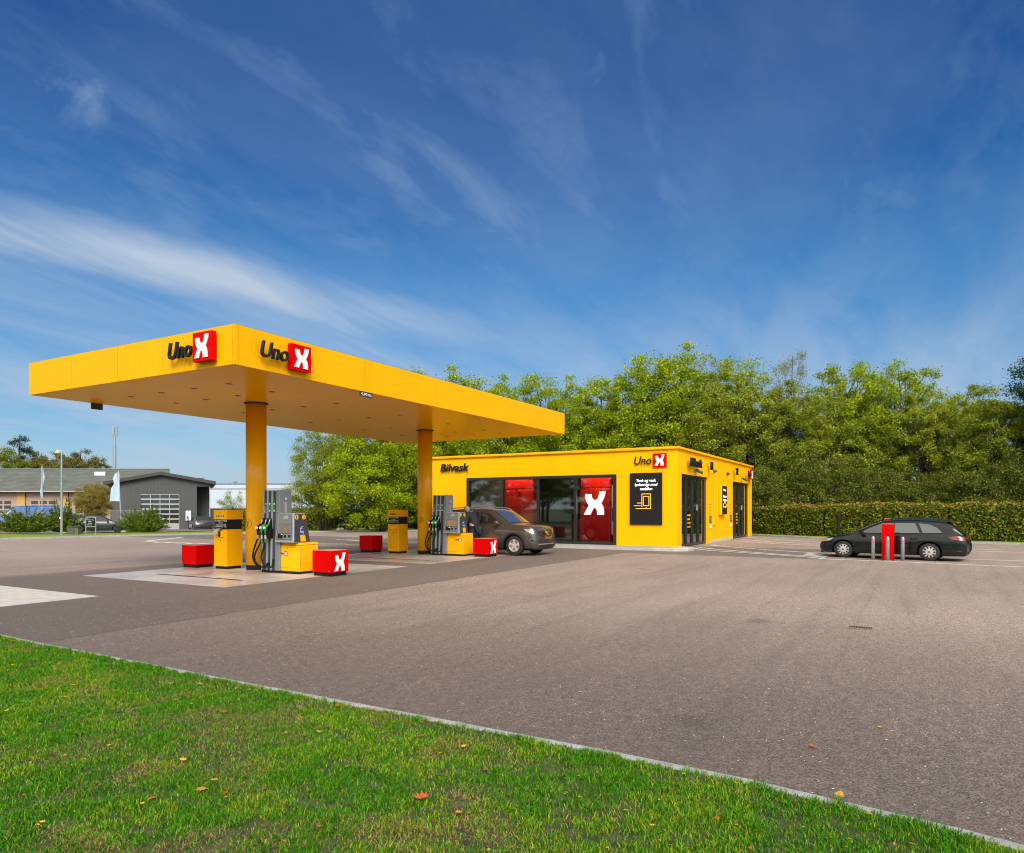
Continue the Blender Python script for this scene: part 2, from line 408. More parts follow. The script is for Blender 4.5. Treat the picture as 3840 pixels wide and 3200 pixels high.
# ================================================================== PUMPS
def circle_sticker(face, u, v, r, s, parent):
    fr = face.fr(u, v, .004)
    c = mk('number_sticker', disc(r, .004), M['yelflat'], parent, fr)
    mk('sticker_number', text_mesh(s, r*.75 if s != '1' else r*.5, r*1.25, .004, 0, .02), M['letter'], c, Matrix.Translation((-r*.36 if s != '1' else -r*.3, -r*.62, .004)))
M['yelflat'] = paint('flat yellow vinyl', (1, .5, .0), .5, var=.02)
def build_pump(dx, dy, nums, label, logo_u, screen):
    O = Vector((12.3+dx, 13.4+dy, 0))
    t = thing('fuel_pump', O, label, 'fuel pump', 'fuel pumps under the canopy')
    X = lambda x: x+dx; Yy = lambda y: y+dy
    b = MB(); b.box(X(12.27), Yy(12.98), .004, X(12.86), Yy(14.26), .055); mk('plinth', b, M['black'], t)
    # tower core and coloured side cladding
    core = MB(); core.frustum((X(12.275), Yy(13.74), X(12.66), Yy(14.25)), (X(12.255), Yy(13.67), X(12.60), Yy(14.14)), .056, 2.05)
    tw = mk('hose_tower', core, M['charcoal'], t)
    b = MB(); b.frustum((X(12.245), Yy(13.60), X(12.68), Yy(13.785)), (X(12.225), Yy(13.58), X(12.615), Yy(13.705)), .057, 2.062)
    side = mk('tower_cladding', b, M['pumpgrey'], t, bevel=.02)
    for k, yc in enumerate((13.893, 14.053)):
        b = MB(); b.frustum((X(12.25), Yy(yc+.02-.03), X(12.3), Yy(yc+.02+.03)), (X(12.23), Yy(yc-.05-.028), X(12.3), Yy(yc-.05+.028)), .057, 2.06)
        mk('tower_rib', b, M['pumplight'], t, bevel=.008)
    b = MB(); b.frustum((X(12.25), Yy(14.235), X(12.66), Yy(14.262)), (X(12.23), Yy(14.12), X(12.6), Yy(14.146)), .057, 2.061)
    mk('tower_edge', b, M['pumplight'], t)
    # channel labels, boots, nozzles, hoses
    ch = [(14.13, 14.19), (13.985, 14.06), (13.86, 13.92)]
    for k, (yt, yb) in enumerate(ch):
        yy = Yy((14.085, 13.945, 13.785)[k])
        if k:
            b = MB(); b.box(X(12.245), yy-.026, 1.52, X(12.27), yy+.026, 1.74); g = mk('grade_label', b, M['green'], t)
            b = MB(); b.box(X(12.241), yy-.02, 1.70, X(12.2445), yy+.02, 1.74); mk('grade_mark', b, M['white'], g)
            b = MB(); b.box(X(12.241), yy-.02, 1.53, X(12.2445), yy+.02, 1.56); mk('grade_mark', b, M['white'], g)
        else:
            mk('grade_lettering', text_mesh('Diesel', .16, .035, .003, .2, .0), M['white'], t, frame((X(12.25), yy+.02, 1.5), (0, 0, 1), (0, 1, 0)))
            mk('grade_mark', disc(.018, .004), M['white'], t, FX(X(12.25), yy, 1.72))
        yy = Yy(yt*.5+yb*.5)
        b = MB(); b.frustum((X(12.13), yy-.045, X(12.3), yy+.045), (X(12.22), yy-.04, X(12.3), yy+.04), .86, 1.36)
        mk('nozzle_boot', b, M['black'], t, bevel=.015)
        nm = M['black'] if k == 0 else M['green']
        # body slants up into the boot
        c = Vector((X(12.10), yy+.035, 1.145))
        n = MB(); n.tube([c+Vector((.06, -.045, .06)), c+Vector((.02, -.02, .02)), c, c+Vector((-.0, .01, -.10)), c+Vector((.01, .02, -.2))], [.025, .045, .045, .03, .022], 10)
        nz = mk('nozzle', n, nm, t, smooth=True)
        s = MB(); s.tube([c+Vector((.05, -.04, .05)), c+Vector((.08, -.07, .2))], [.017, .013], 8); mk('nozzle_spout', s, M['alu'], nz, smooth=True)
        s = MB(); s.tube([c+Vector((0, 0, -.02)), c+Vector((-.055, .01, -.02))], .034, 14); mk('nozzle_cap', s, M['white'], nz)
        s = MB(); s.tube([c+Vector((.0, -.05, -.02)), c+Vector((-.01, -.075, -.1)), c+Vector((.01, -.03, -.22))], .012, 6); mk('trigger_guard', s, M['black'], nz)
        s = MB(); s.tube([c+Vector((.01, .02, -.2)), c+Vector((.012, .02, -.29))], .027, 10); mk('swivel', s, M['paper'] if k else M['pumplight'], nz)
        e = c+Vector((.012, .02, -.29))
        if k: s = MB(); s.tube([e, e+Vector((0, 0, -.09))], .026, 10); mk('breakaway', s, M['green'], nz)
        path = [[(e.x, e.y, e.z), (X(12.12), Yy(14.29), .75), (X(12.10), Yy(14.375), .5), (X(12.10), Yy(14.37), .33), (X(12.12), Yy(14.28), .2), (X(12.16), Yy(14.15), .155), (X(12.2), Yy(14.06), .16), (X(12.25), Yy(14.02), .25)],
                [(e.x, e.y, e.z), (X(12.1), Yy(14.13), .72), (X(12.08), Yy(14.25), .53), (X(12.07), Yy(14.29), .38), (X(12.09), Yy(14.24), .24), (X(12.13), Yy(14.12), .155), (X(12.2), Yy(14.01), .15), (X(12.25), Yy(13.96), .24)],
                [(e.x, e.y, e.z), (X(12.1), Yy(13.97), .68), (X(12.08), Yy(14.03), .5), (X(12.07), Yy(14.035), .35), (X(12.09), Yy(13.98), .23), (X(12.13), Yy(13.88), .155), (X(12.19), Yy(13.80), .17), (X(12.25), Yy(13.83), .34)]][k]
        pts = [Vector(p) for p in path]; sm = []
        for i in range(len(pts)-1):
            p0, p1, p2, p3 = pts[max(i-1, 0)], pts[i], pts[i+1], pts[min(i+2, len(pts)-1)]
            for q in range(5):
                u = q/5; sm.append(.5*((2*p1)+(p2-p0)*u+(2*p0-5*p1+4*p2-p3)*u*u+(3*p1-p0-3*p2+p3)*u**3))
        sm.append(pts[-1]); h = MB(); h.tube(sm, .021, 8); mk('hose', h, M['black'], t, smooth=True)
    # stickers on the grey side (faces -y)
    f = Face4((X(12.245), Yy(13.6), .057), (X(12.68), Yy(13.6), .057), (X(12.615), Yy(13.58), 2.062), (X(12.225), Yy(13.58), 2.062))
    b = MB(); f.rect(b, .42, .872, .58, .915); mk('approval_sticker', b, M['blue'], side)
    b = MB(); f.rect(b, .44, .878, .56, .908, .005, .008); mk('approval_mark', b, M['white'], side)
    b = MB()
    for k in range(4): f.rect(b, .41, .68+.043*k, .57, .72+.043*k)
    mk('instruction_sticker', b, M['paper'], side)
    b = MB(); b.add([f.p(.46, .635, .004), f.p(.62, .635, .004), f.p(.54, .675, .004)], [(0, 1, 2)]); mk('warning_sticker', b, M['orange'], side)
    # lower cabinet
    b = MB(); b.box(X(12.3), Yy(12.95), .057, X(12.9), Yy(13.72), .70)
    cab = mk('cabinet', b, M['yel'], t, bevel=.018)
    b = MB(); b.frustum((X(12.3), Yy(12.95), X(12.9), Yy(13.72)), (X(12.34), Yy(12.97), X(12.9), Yy(13.72)), .712, .765)
    mk('cabinet_top', b, M['yel'], t, bevel=.006)
    b = MB(); b.box(X(12.292), Yy(12.99), .645, X(12.2999), Yy(13.68), .69); mk('vent_strip', b, M['fascia'], cab)
    b = MB(); b.box(X(12.31), Yy(12.9485), .06, X(12.318), Yy(12.9499), .69); b.box(X(12.297), Yy(13.0), .145, X(12.2995), Yy(13.7), .15)
    mk('door_gap', b, M['pumpdark'], cab)
    mk('lock', disc(.012, .004), M['black'], cab, FX(X(12.299), Yy(13.39), .625))
    logo(cab, FX(X(12.3), Yy(13.70-logo_u), .44 if dx == 0 else .5), .27, .003)
    # display head
    h = MB(); h.frustum((X(12.16), Yy(13.03), X(12.72), Yy(13.69)), (X(12.20), Yy(13.06), X(12.58), Yy(13.57)), .768, 1.49)
    hd = mk('display_head', h, M['pumplight'], t, bevel=.025, seg=3)
    f = Face4((X(12.16), Yy(13.69), .768), (X(12.16), Yy(13.03), .768), (X(12.20), Yy(13.06), 1.49), (X(12.20), Yy(13.57), 1.49))
    b = MB(); f.rect(b, .08, .09, .90, .955, -.002, .004); face = mk('front_plate', b, M['pumpdark'], hd)
    b = MB(); f.rect(b, .1, .64, .88, .935, .005, .008); mk('price_panel', b, M['pumpgrey'], hd)
    b = MB(); f.rect(b, .38, .80, .66, .92, .009, .012); mk('price_display', b, M['paper'], hd)
    b = MB(); f.rect(b, .12, .32, .88, .62, .005, .012); mk('screen_bezel', b, M['pumpgrey'], hd)
    b = MB(); f.rect(b, .24, .35, .78, .60, .013, .016); scn = mk('touch_screen', b, M['lcd'] if not screen else paint('lit pump screen', (.42, .22, .08), .3, var=.1), hd)
    b = MB(); f.rect(b, .52, .38, .62, .53, .017, .018); f.rect(b, .58, .36, .66, .42, .017, .018); mk('screen_icon', b, M['pumpgrey'], hd)
    b = MB(); f.rect(b, .12, .11, .88, .30, .005, .012); kp = mk('payment_panel', b, M['pumpgrey'], hd)
    for nm_, q_ in (('cash_slot', (.16, .14, .44, .29)), ('card_slot', (.74, .18, .86, .26)), ('key_reader', (.5, .17, .62, .26))):
        b = MB(); f.rect(b, *q_, .013, .016); mk(nm_, b, M['black'], hd)
    b = MB(); f.rect(b, .34, .27, .42, .285, .017, .019); mk('slot_lamp', b, emit('slot lamp', (1, .7, .2), 1.5), hd)
    g = Face4((X(12.16), Yy(13.03), .768), (X(12.72), Yy(13.03), .768), (X(12.58), Yy(13.06), 1.49), (X(12.20), Yy(13.06), 1.49))
    b = MB(); g.rect(b, .06, .02, .97, .97, -.002, .004); sp = mk('side_panel', b, M['charcoal'], hd)
    circle_sticker(g, .22, .865, .058, nums[0], hd); circle_sticker(g, .80, .865, .058, nums[1], hd)
    b = MB(); g.rect(b, .42, .27, .66, .55, .005, .007); bs = mk('info_sticker', b, M['blue'], hd)
    b = MB()
    for v, u0, u1 in ((.535, .55, .65), (.49, .43, .6), (.475, .43, .55), (.37, .43, .65), (.345, .43, .65), (.285, .58, .65)): g.rect(b, u0, v, u1, v+.012, .0075, .009)
    g.rect(b, .43, .41, .48, .44, .0075, .009); mk('sticker_print', b, M['white'], bs)
    b = MB(); g.rect(b, .42, .04, .72, .255, .005, .007); ns = mk('emergency_sticker', b, M['yelflat'], hd)
    mk('emergency_lettering', text_mesh('NØDSTOP', .13, .03, .002, 0, .01), M['orange'], ns, g.fr(.45, .205, .0072))
    b = MB()
    for k in range(5): g.rect(b, .46, .06+.025*k, .68, .065+.025*k, .0075, .009)
    mk('sticker_print', b, M['orange'], ns)
    return t
build_pump(0, 0, '12', 'grey and yellow fuel pump with black hoses and round stickers 1 and 2', .05, 0)
build_pump(7.4, .17, '34', 'grey and yellow fuel pump with round stickers 3 and 4, beside the brown car', .40, 1)

# ================================================================== PAYMENT TERMINALS
def build_terminal(receipt):
    t = thing('payment_terminal', (12.6, 15.93, 0), 'tall yellow terminal with a paper receipt hanging out, left of the first column', 'payment terminal', 'yellow terminals on the pump islands')
    x0, x1, y0, y1 = 12.35, 12.85, 15.68, 16.19
    b = MB(); b.box(x0+.03, y0+.03, .004, x1-.03, y1-.03, .075); mk('plinth', b, M['black'], t)
    b = MB(); b.box(x0, y0, .076, x1, y1, 1.05); lo = mk('lower_cabinet', b, M['fascia'], t, bevel=.006)
    b = MB(); b.box(x0+.015, y0+.015, 1.051, x1-.015, y1-.015, 1.314); bd = mk('text_band', b, M['screenblk'], t)
    b = MB(); b.box(x0-.01, y0-.01, 1.315, x1+.005, y1+.005, 1.56); up = mk('upper_cabinet', b, M['fascia'], t, bevel=.006)
    for i, (s, w, h) in enumerate((('Du er på Uno-X i Allerød', .46, .042), ('Rolvsvej 3', .17, .034), ('Kundeservice 70 12 16 78', .4, .03), ('kundeservice@unox.dk  -  unox.dk', .46, .03))):
        mk('band_lettering', text_mesh(s, w, h, .003, 0, .008), M['white'], bd, FX(x0+.0148, y1-.255+w/2, 1.255-i*.05))
    b = MB(); b.box(x0-.014, 15.79, 1.385, x0-.0101, 16.08, 1.425); sl = mk('slot_window', b, M['black'], up)
    b = MB()
    for yy in (16.03, 15.93, 15.85): b.box(x0-.018, yy-.03, 1.395, x0-.0145, yy+.025, 1.418)
    mk('card_symbol', b, M['white'], sl)
    mk('lock', disc(.014, .004), M['black'], up, FX(x0-.0101, 15.935, 1.50))
    mk('lock', disc(.014, .004), M['black'], lo, FX(x0-.0001, 15.935, .745))
    b = MB(); b.box(x0-.003, y0+.01, .79, x0-.0001, y1-.01, .795); b.box(x0+.24, y0-.003, .08, x0+.244, y0-.0001, 1.04); mk('door_gap', b, M['orange'], lo)
    b = MB(); b.box(x0-.03, 15.80, .85, x0-.0002, 16.10, .98); pc = mk('reader_plate', b, M['yel'], lo, bevel=.01)
    b = MB(); b.lathe([(.045, -.012), (.045, 0)], ax='x', n=20); mk('reader_button', b, M['black'], pc, Matrix.Translation((x0-.0305, 15.935, .915)) @ Matrix.Scale(1.4, 4, (0, 0, 1)))
    b = MB(); b.box(x0-.05, 15.925, .9, x0-.0431, 15.945, .94); mk('reader_light', b, M['pumplight'], pc)
    if receipt:
        v = []; n = 8
        for k in range(n+1):
            u = k/n; v += [(x0-.02-.11*math.sin(u*1.9), 15.86-u*-.03, 1.075-.02*u-.13*u*u), (x0-.02-.11*math.sin(u*1.9), 16.02+u*.05, 1.075-.02*u-.13*u*u)]
        b = MB(); b.add(v, [(2*k, 2*k+1, 2*k+3, 2*k+2) for k in range(n)]); mk('receipt', b, M['paper'], t, smooth=True)
        b = MB(); b.box(x0-.02, 15.82, 1.06, x0+.0149, 16.06, 1.09); mk('receipt_slot', b, M['black'], t)
    return t
term = build_terminal(True)
t2 = dup(term, (20.0, 16.15, 0), label='tall yellow terminal left of the column marked 3, between red block and column')
for c in list(t2.children):
    if c.name.startswith('receipt') and 'slot' not in c.name: bpy.data.objects.remove(c)

# ================================================================== RED BLOCKS
def build_block(mark):
    t = thing('impact_block', (12.5, 12.2, 0), 'nearest red steel block with a white X, at the end of the first pump island', 'red block', 'red blocks guarding the pump islands')
    b = MB(); b.box(12.25, 11.88, .004, 12.76, 12.43, .09); mk('plinth', b, M['black'], t)
    b = MB(); b.box(12.22, 11.85, .091, 12.80, 12.46, .605); bd = mk('steel_box', b, M['red'], t, bevel=.006)
    if mark: mk('cutout_mark', xlogo(.37, .43, .006), M['white'], bd, FY(12.32, 11.8495, .12))
    for p in ((12.42, .13), (11.93, .13)): mk('bolt', disc(.011, .008, 10), M['steel'], bd, FX(12.2199, p[0], p[1]))
    b = MB(); b.box(12.235, 11.865, .606, 12.785, 12.445, .611); mk('top_sheet', b, paint('weathered red top', (.55, .25, .17), .6, grime=.4), t)
    return t
blk = build_block(True)
dup(blk, (19.96, 12.46, 0), label='red steel block with a white X, beside the front wheel of the brown car')
blk0 = build_block(False)
blk0.location = (12.5, 17.1, 0); blk0['label'] = 'plain red steel block, leftmost, beside the terminal with the receipt'
dup(blk0, (19.95, 17.42, 0), label='plain red steel block behind, nearest the terminal by the column marked 3')

# ================================================================== CAR WASH
bx0, by0, bx1, by1, bz = 27.75, 8.20, 42.60, 20.30, 4.0
def build_wash():
    t = thing('car_wash_building', ((bx0+bx1)/2, (by0+by1)/2, 0), 'low yellow flat-roofed car wash building with a wide black-framed window', 'car wash')
    wt = .3
    b = MB()
    # front wall (faces -x) with window opening y 10.80..18.29 z .03...3.04
    wy0, wy1, wz0, wz1 = 10.80, 18.29, .03, 3.04
    b.box(bx0, by0, 0, bx0+wt, wy0, bz); b.box(bx0, wy1, 0, bx0+wt, by1, bz); b.box(bx0, wy0, wz1, bx0+wt, wy1, bz); b.box(bx0, wy0, -.05, bx0+wt, wy1, wz0)
    # side wall (faces -y) with two door openings
    dr = [(28.30, 32.55), (37.62, 41.93)]; dz = 3.03
    xs = [bx0+wt+.0, dr[0][0], dr[0][1], dr[1][0], dr[1][1], bx1]
    for k in (0, 2, 4): b.box(xs[k], by0, 0.0, xs[k+1], by0+wt, bz)
    for a, c in dr: b.box(a, by0, dz, c, by0+wt, bz)
    b.box(bx1-wt, by0+wt, 0, bx1, by1-wt, bz)
    # rear with matching openings
    for k in (0, 2, 4): b.box(xs[k], by1-wt, 0.0, xs[k+1], by1, bz)
    for a, c in dr: b.box(a, by1-wt, dz, c, by1, bz)
    mk('wall', b, M['wallyel'], t)
    b = MB(); b.box(bx0-.09, by0-.09, bz, bx1+.12, by1+.09, bz+.09)
    b.box(bx0-.10, by0-.10, bz+.03, bx0-.09, by1, bz+.1)
    mk('roof_cap', b, M['yel'], t, bevel=.01)
    b = MB(); b.box(bx0+wt, by0+wt, bz-.25, bx1-wt, by1-wt, bz-.15); mk('ceiling', b, M['charcoal'], t)
    b = MB(); b.box(bx0+wt+.01, by0+wt, .005, bx1-wt, by1-wt, .02); mk('wash_floor', b, M['charcoal'], t)
    b = MB(); b.box(34.9, by0+wt, .02, 35.1, by1-wt, bz-.26); mk('partition', b, paint('grey green inner wall', (.03, .033, .028), .5, var=.3, scale=1.5), t)
    b = MB(); b.box(28.6, 16.95, .02, 28.75, 19.9, bz-.26); mk('inner_wall', b, paint('grey green panel', (.17, .18, .14), .4, var=.45, scale=1.2), t)
    for yy in (11.9, 15.9):
        b = MB(); b.box(28.12, yy-.75, 3.10, 28.24, yy+.75, 3.16); mk('added_hall_fill', b, emit('added hall light', (1., .96, .9), 16.), t)  # added glowing strips, fill light so the red machines show through the glass
    # window
    fw = .12
    b = MB(); xa, xb = bx0-.03, bx0+.10
    b.box(xa, wy0, wz1-fw, xb, wy1, wz1); b.box(xa, wy0, wz0, xb, wy1, wz0+fw); b.box(xa, wy0, wz0+fw, xb, wy0+fw*1.2, wz1-fw); b.box(xa, wy1-fw*1.2, wz0+fw, xb, wy1, wz1-fw)
    w = mk('shop_window', b, M['blackmet'], t)
    ms = [16.37, 14.51, 12.69]
    b = MB()
    for y in ms: b.box(xa+.01, y-.06, wz0+fw, xb-.01, y+.06, wz1-fw)
    mk('mullion', b, M['blackmet'], w)
    ed = [wy1-fw*1.2]+ms+[wy0+fw*1.2]
    for a, c in zip(ed, ed[1:]):
        b = MB(); b.box(bx0+.04, c+.06, wz0+fw, bx0+.05, a-.06, wz1-fw); mk('pane', b, M['window'], w)
    # doors
    for (a, c) in dr:
        b = MB(); y = by0+.10
        b.box(a, y, dz-.13, c, y+.12, dz); b.box(a, y, .02, a+.09, y+.12, dz-.13); b.box(c-.30, y, .02, c, y+.12, dz-.13); b.box(a+.09, y, .02, c-.3, y+.12, .12)
        w = (c-.30-a-.09)/4
        for k in range(1, 4): b.box(a+.09+k*w-.055, y-.02, .12, a+.09+k*w+.055, y+.1, dz-.13)
        d = mk('folding_door', b, M['blackmet'], t)
        for k in range(4):
            g = MB(); g.box(a+.09+k*w+.055, y+.05, .12, a+.09+(k+1)*w-.055, y+.06, dz-.13); mk('pane', g, M['doorglass'], d)
        for i, s in enumerate(('Porten åbner', 'automatisk', 'når betaling er', 'gennemført')):
            mk('door_lettering', text_mesh(s, (.62, .5, .66, .58)[i], .09, .004, .2, .005), M['yelflat'], d, FY(a+.09+w+.2, y+.048, 1.28-i*.17))
        g = MB(); g.box(a+.09+2.86*w, y+.045, 1.52, a+.09+3.05*w, y+.049, 1.78) ; mk('door_notice', g, M['white'], d)
    # numbered door signs and lettering (stand 3 cm off the wall)
    mk('wash_lettering', text_mesh('Bilvask', 1.62, .37, .045, .2, .018), M['letter'], t, FX(bx0-.06, 19.75, 3.37))
    logo(t, FX(bx0-.03, 10.0, 3.28), 1.36, .045)
    mk('wash_lettering', text_mesh('Bilvask', 1.75, .36, .1, .2, .022), M['letter'], t, FY(28.95, by0-.14, 3.36))
    mk('door_number', text_mesh('1', .2, .36, .1, .0, .022), M['letter'], t, FY(32.36, by0-.14, 3.37))
    mk('door_number', text_mesh('2', .34, .36, .1, .0, .02), M['letter'], t, FY(37.6, by0-.14, 3.37))
    logo(t, FY(40.62, by0-.12, 3.26), 1.36, .08)
    for x, z in ((30.25, 3.2), (39.62, 3.2)):
        b = MB(); b.box(x-.05, by0-.015, z-.14, x+.05, by0, z+.14); c = mk('security_camera', b, M['steel'], t)
        b = MB(); b.tube([(x, by0-.015, z+.03), (x+.02, by0-.14, z+.04)], .03, 8); b.tube([(x-.04, by0-.1, z+.06), (x+.16, by0-.30, z-.06)], .062, 10); mk('camera_body', b, M['pumpdark'], c)
    for x, z in ((33.55, 3.37), (36.25, 3.36)):
        b = MB(); b.lathe([(.08, -.0), (.08, -.05), (.07, -.11), (.03, -.16)], (0, 0, 0), 'y', 14); mk('dome_camera', b, M['pumpdark'], t, Matrix.Translation((x, by0, z)))
    # instruction stickers and call buttons
    for x in (32.98, 37.2):
        b = MB()
        b.box(x-.17, by0-.004, 1.86, x+.17, by0, 1.96)
        s = mk('instruction_print', b, M['paper'], t)
        b = MB()
        for k in range(5):
            for q in range(2): b.box(x-.17, by0-.004, 1.80-k*.14-q*.035, x+.17-.1*(k+q) % .2, by0, 1.812-k*.14-q*.035)
        mk('instruction_lines', b, M['letter'], s)
        b = MB(); b.box(x-.19, by0-.005, .93, x+.19, by0, 1.27); q = mk('pictogram_board', b, M['screenblk'], t)
        b = MB()
        for i in range(2):
            for j in range(3): b.box(x-.12+i*.14, by0-.009, 1.0+j*.09, x-.02+i*.14, by0-.0055, 1.05+j*.09)
        mk('pictogram', b, M['paper'], q)
        b = MB(); b.box(x-.1, by0-.07, .70, x-.02, by0, .84); s = mk('pull_switch', b, M['white'], t)
        b = MB(); b.tube([(x-.05, by0-.06, .78), (x+.18, by0-.13, .8)], .012, 6); b.tube([(x+.18, by0-.13, .8), (x+.22, by0-.15, .8)], .03, 8); mk('switch_lever', b, M['red'], s)
    # concrete threshold under the wall between the doors
    b = MB(); b.box(32.95, by0-.03, -.01, 37.55, by0-.0005, .12); mk('threshold', b, M['conclight'], t)
    # black display panel on the front
    b = MB(); b.box(bx0-.07, 8.83, .945, bx0-.001, 10.19, 3.065); s = mk('advert_screen', b, M['screenblk'], t, bevel=.006)
    wl = emit('white screen light', (.85, .93, 1.), 1.1); ol = emit('orange screen light', (1., .43, .04), 1.0)
    for i, (q, w, cy) in enumerate((('Tank og vask', .83, 9.49), ('lynhurtigt med', .96, 9.49), ('mobilen', .52, 9.49))):
        mk('screen_lettering', text_mesh(q, w, .15 if i < 2 else .12, .004, .2, .004), wl, s, FX(bx0-.0702, cy+w/2, 2.69-i*.168-(.03 if i < 2 else -.0)))
    b = MB(); px = bx0-.076; q = .022
    def bar(y0, z0, y1, z1): b.box(px, min(y0, y1)-q/2, min(z0, z1)-q/2, px+.005, max(y0, y1)+q/2, max(z0, z1)+q/2)
    bar(9.67, 2.20, 9.30, 2.20); bar(9.30, 2.20, 9.30, 1.60); bar(9.30, 1.60, 9.92, 1.60); bar(9.67, 2.20, 9.67, 1.67)
    bar(9.61, 2.10, 9.37, 2.10); bar(9.61, 2.10, 9.61, 1.72); bar(9.37, 2.10, 9.37, 1.72); bar(9.61, 1.72, 9.37, 1.72)
    bar(10.0, 1.72, 9.74, 1.72); bar(9.86, 1.83, 9.70, 1.83); bar(9.49, 1.655, 9.48, 1.66)
    mk('phone_icon', b, ol, s)
    # boxed display between the doors (stands out of the side wall)
    xa, xb, yf = 34.5, 35.9, by0-.17
    b = MB(); b.box(xa, by0-.17, 1.30, xa+1.04, by0-.001, 2.72); s = mk('display_box', b, M['yel'], t, bevel=.03)
    b = MB(); b.box(xa+.03, by0-.185, 1.33, xa+1.01, by0-.1705, 2.70); f = mk('display_face', b, M['screenblk'], s)
    for i, (q, w) in enumerate((('Vi bruger', .27), ('Skumbørster', .34), ('frem & tilbage', .36))):
        mk('display_lettering', text_mesh(q, w*2.1, .12, .003, .1, .006), wl, s, FY(xa+.52-w*1.05, by0-.186, (2.44, 2.14, 1.95)[i]))
    b = MB(); yy = by0-.188; X0 = xa+.17
    car = [(0, .10), (.03, .2), (.09, .22), (.13, .33), (.2, .33), (.25, .22), (.3, .2), (.3, .08)]
    b.tube([(X0+u*2.2, yy, 1.6+v*1.1) for u, v in car+[car[0]]], .014, 4)
    for u in (.07, .23): b.tube([(X0+u*2.2+.06*math.cos(a), yy, 1.68+.05*math.sin(a)) for a in [k*math.pi/4 for k in range(9)]], .008, 4)
    mk('car_icon', b, ol, s)
build_wash()

def build_washer(y0, y1, label):
    t = thing('wash_machine', (29.2, (y0+y1)/2, 0), label, 'wash machine', 'red wash machines inside the building')
    b = MB(); b.box(28.6, y0, .13, 29.3, y1, 2.5); bd = mk('machine_housing', b, M['redwash'], t, bevel=.08, seg=3)
    b = MB(); b.box(28.62, y0+.02, 2.51, 29.28, y1-.02, 2.95); mk('cross_beam', b, M['redwash'], t, bevel=.06)
    b = MB(); b.box(28.7, y0-.1, .03, 32.3, y1+.1, .125); mk('rail', b, M['charcoal'], t)
    b = MB(); b.tube([(29.6, (y0+y1)/2, .3), (29.6, (y0+y1)/2, 2.4)], .25, 16); mk('brush', b, M['charcoal'], t)
    return t, bd
w1, bd = build_washer(11.40, 12.86, 'red wash machine with a large lit white X, behind the window')
mk('lit_mark', xlogo(1.03, 1.03, .02), emit('lit white mark', (1., 1., .95), 1.6), bd, FX(28.598, 12.66, 1.33))
b = MB()
for a in (11.56,): b.box(28.585, a, .2, 28.597, a+.02, 2.4)
mk('panel_seam', b, M['red'], bd)
w2, bd2 = build_washer(15.17, 16.75, 'plain red wash machine in the second window bay, behind the brown car')
b = MB(); b.tube([(28.57, 16.1, 2.5), (28.55, 15.85, 2.28)], .03, 6); mk('spray_arm', b, M['black'], bd2)
# product shelf inside at the right end
b = MB(); b.box(28.2, 10.98, .5, 28.24, 11.2, 2.6); b.box(28.17, 11.0, 1.0, 28.199, 11.18, 1.7)
t = thing('vending_panel', (28.2, 11.1, 0), 'narrow white and blue vending panel at the right edge of the shop window', 'panel')
mk('panel_body', b, M['white'], t); b = MB(); b.box(28.16, 11.02, 1.05, 28.169, 11.16, 1.65); mk('panel_screen', b, M['blue'], t)

# ================================================================== CARS
def interp(t, pts):
    if t <= pts[0][0]: return pts[0][1]
    for (a, u), (b, v) in zip(pts, pts[1:]):
        if t <= b: 
            k = (t-a)/(b-a) if b > a else 0; return u+(v-u)*k
    return pts[-1][1]
def smoothi(t, pts):      # catmull-ish smooth interpolation
    for i in range(len(pts)-1):
        if t <= pts[i+1][0] or i == len(pts)-2:
            a, b = pts[i], pts[i+1]; k = max(0, min(1, (t-a[0])/(b[0]-a[0])))
            m0 = (b[1]-pts[max(i-1, 0)][1])/(b[0]-pts[max(i-1, 0)][0]) if i else (b[1]-a[1])/(b[0]-a[0])
            m1 = (pts[min(i+2, len(pts)-1)][1]-a[1])/(pts[min(i+2, len(pts)-1)][0]-a[0])
            h = b[0]-a[0]; k2, k3 = k*k, k*k*k
            return (2*k3-3*k2+1)*a[1]+(k3-2*k2+k)*h*m0+(-2*k3+3*k2)*b[1]+(k3-k2)*h*m1
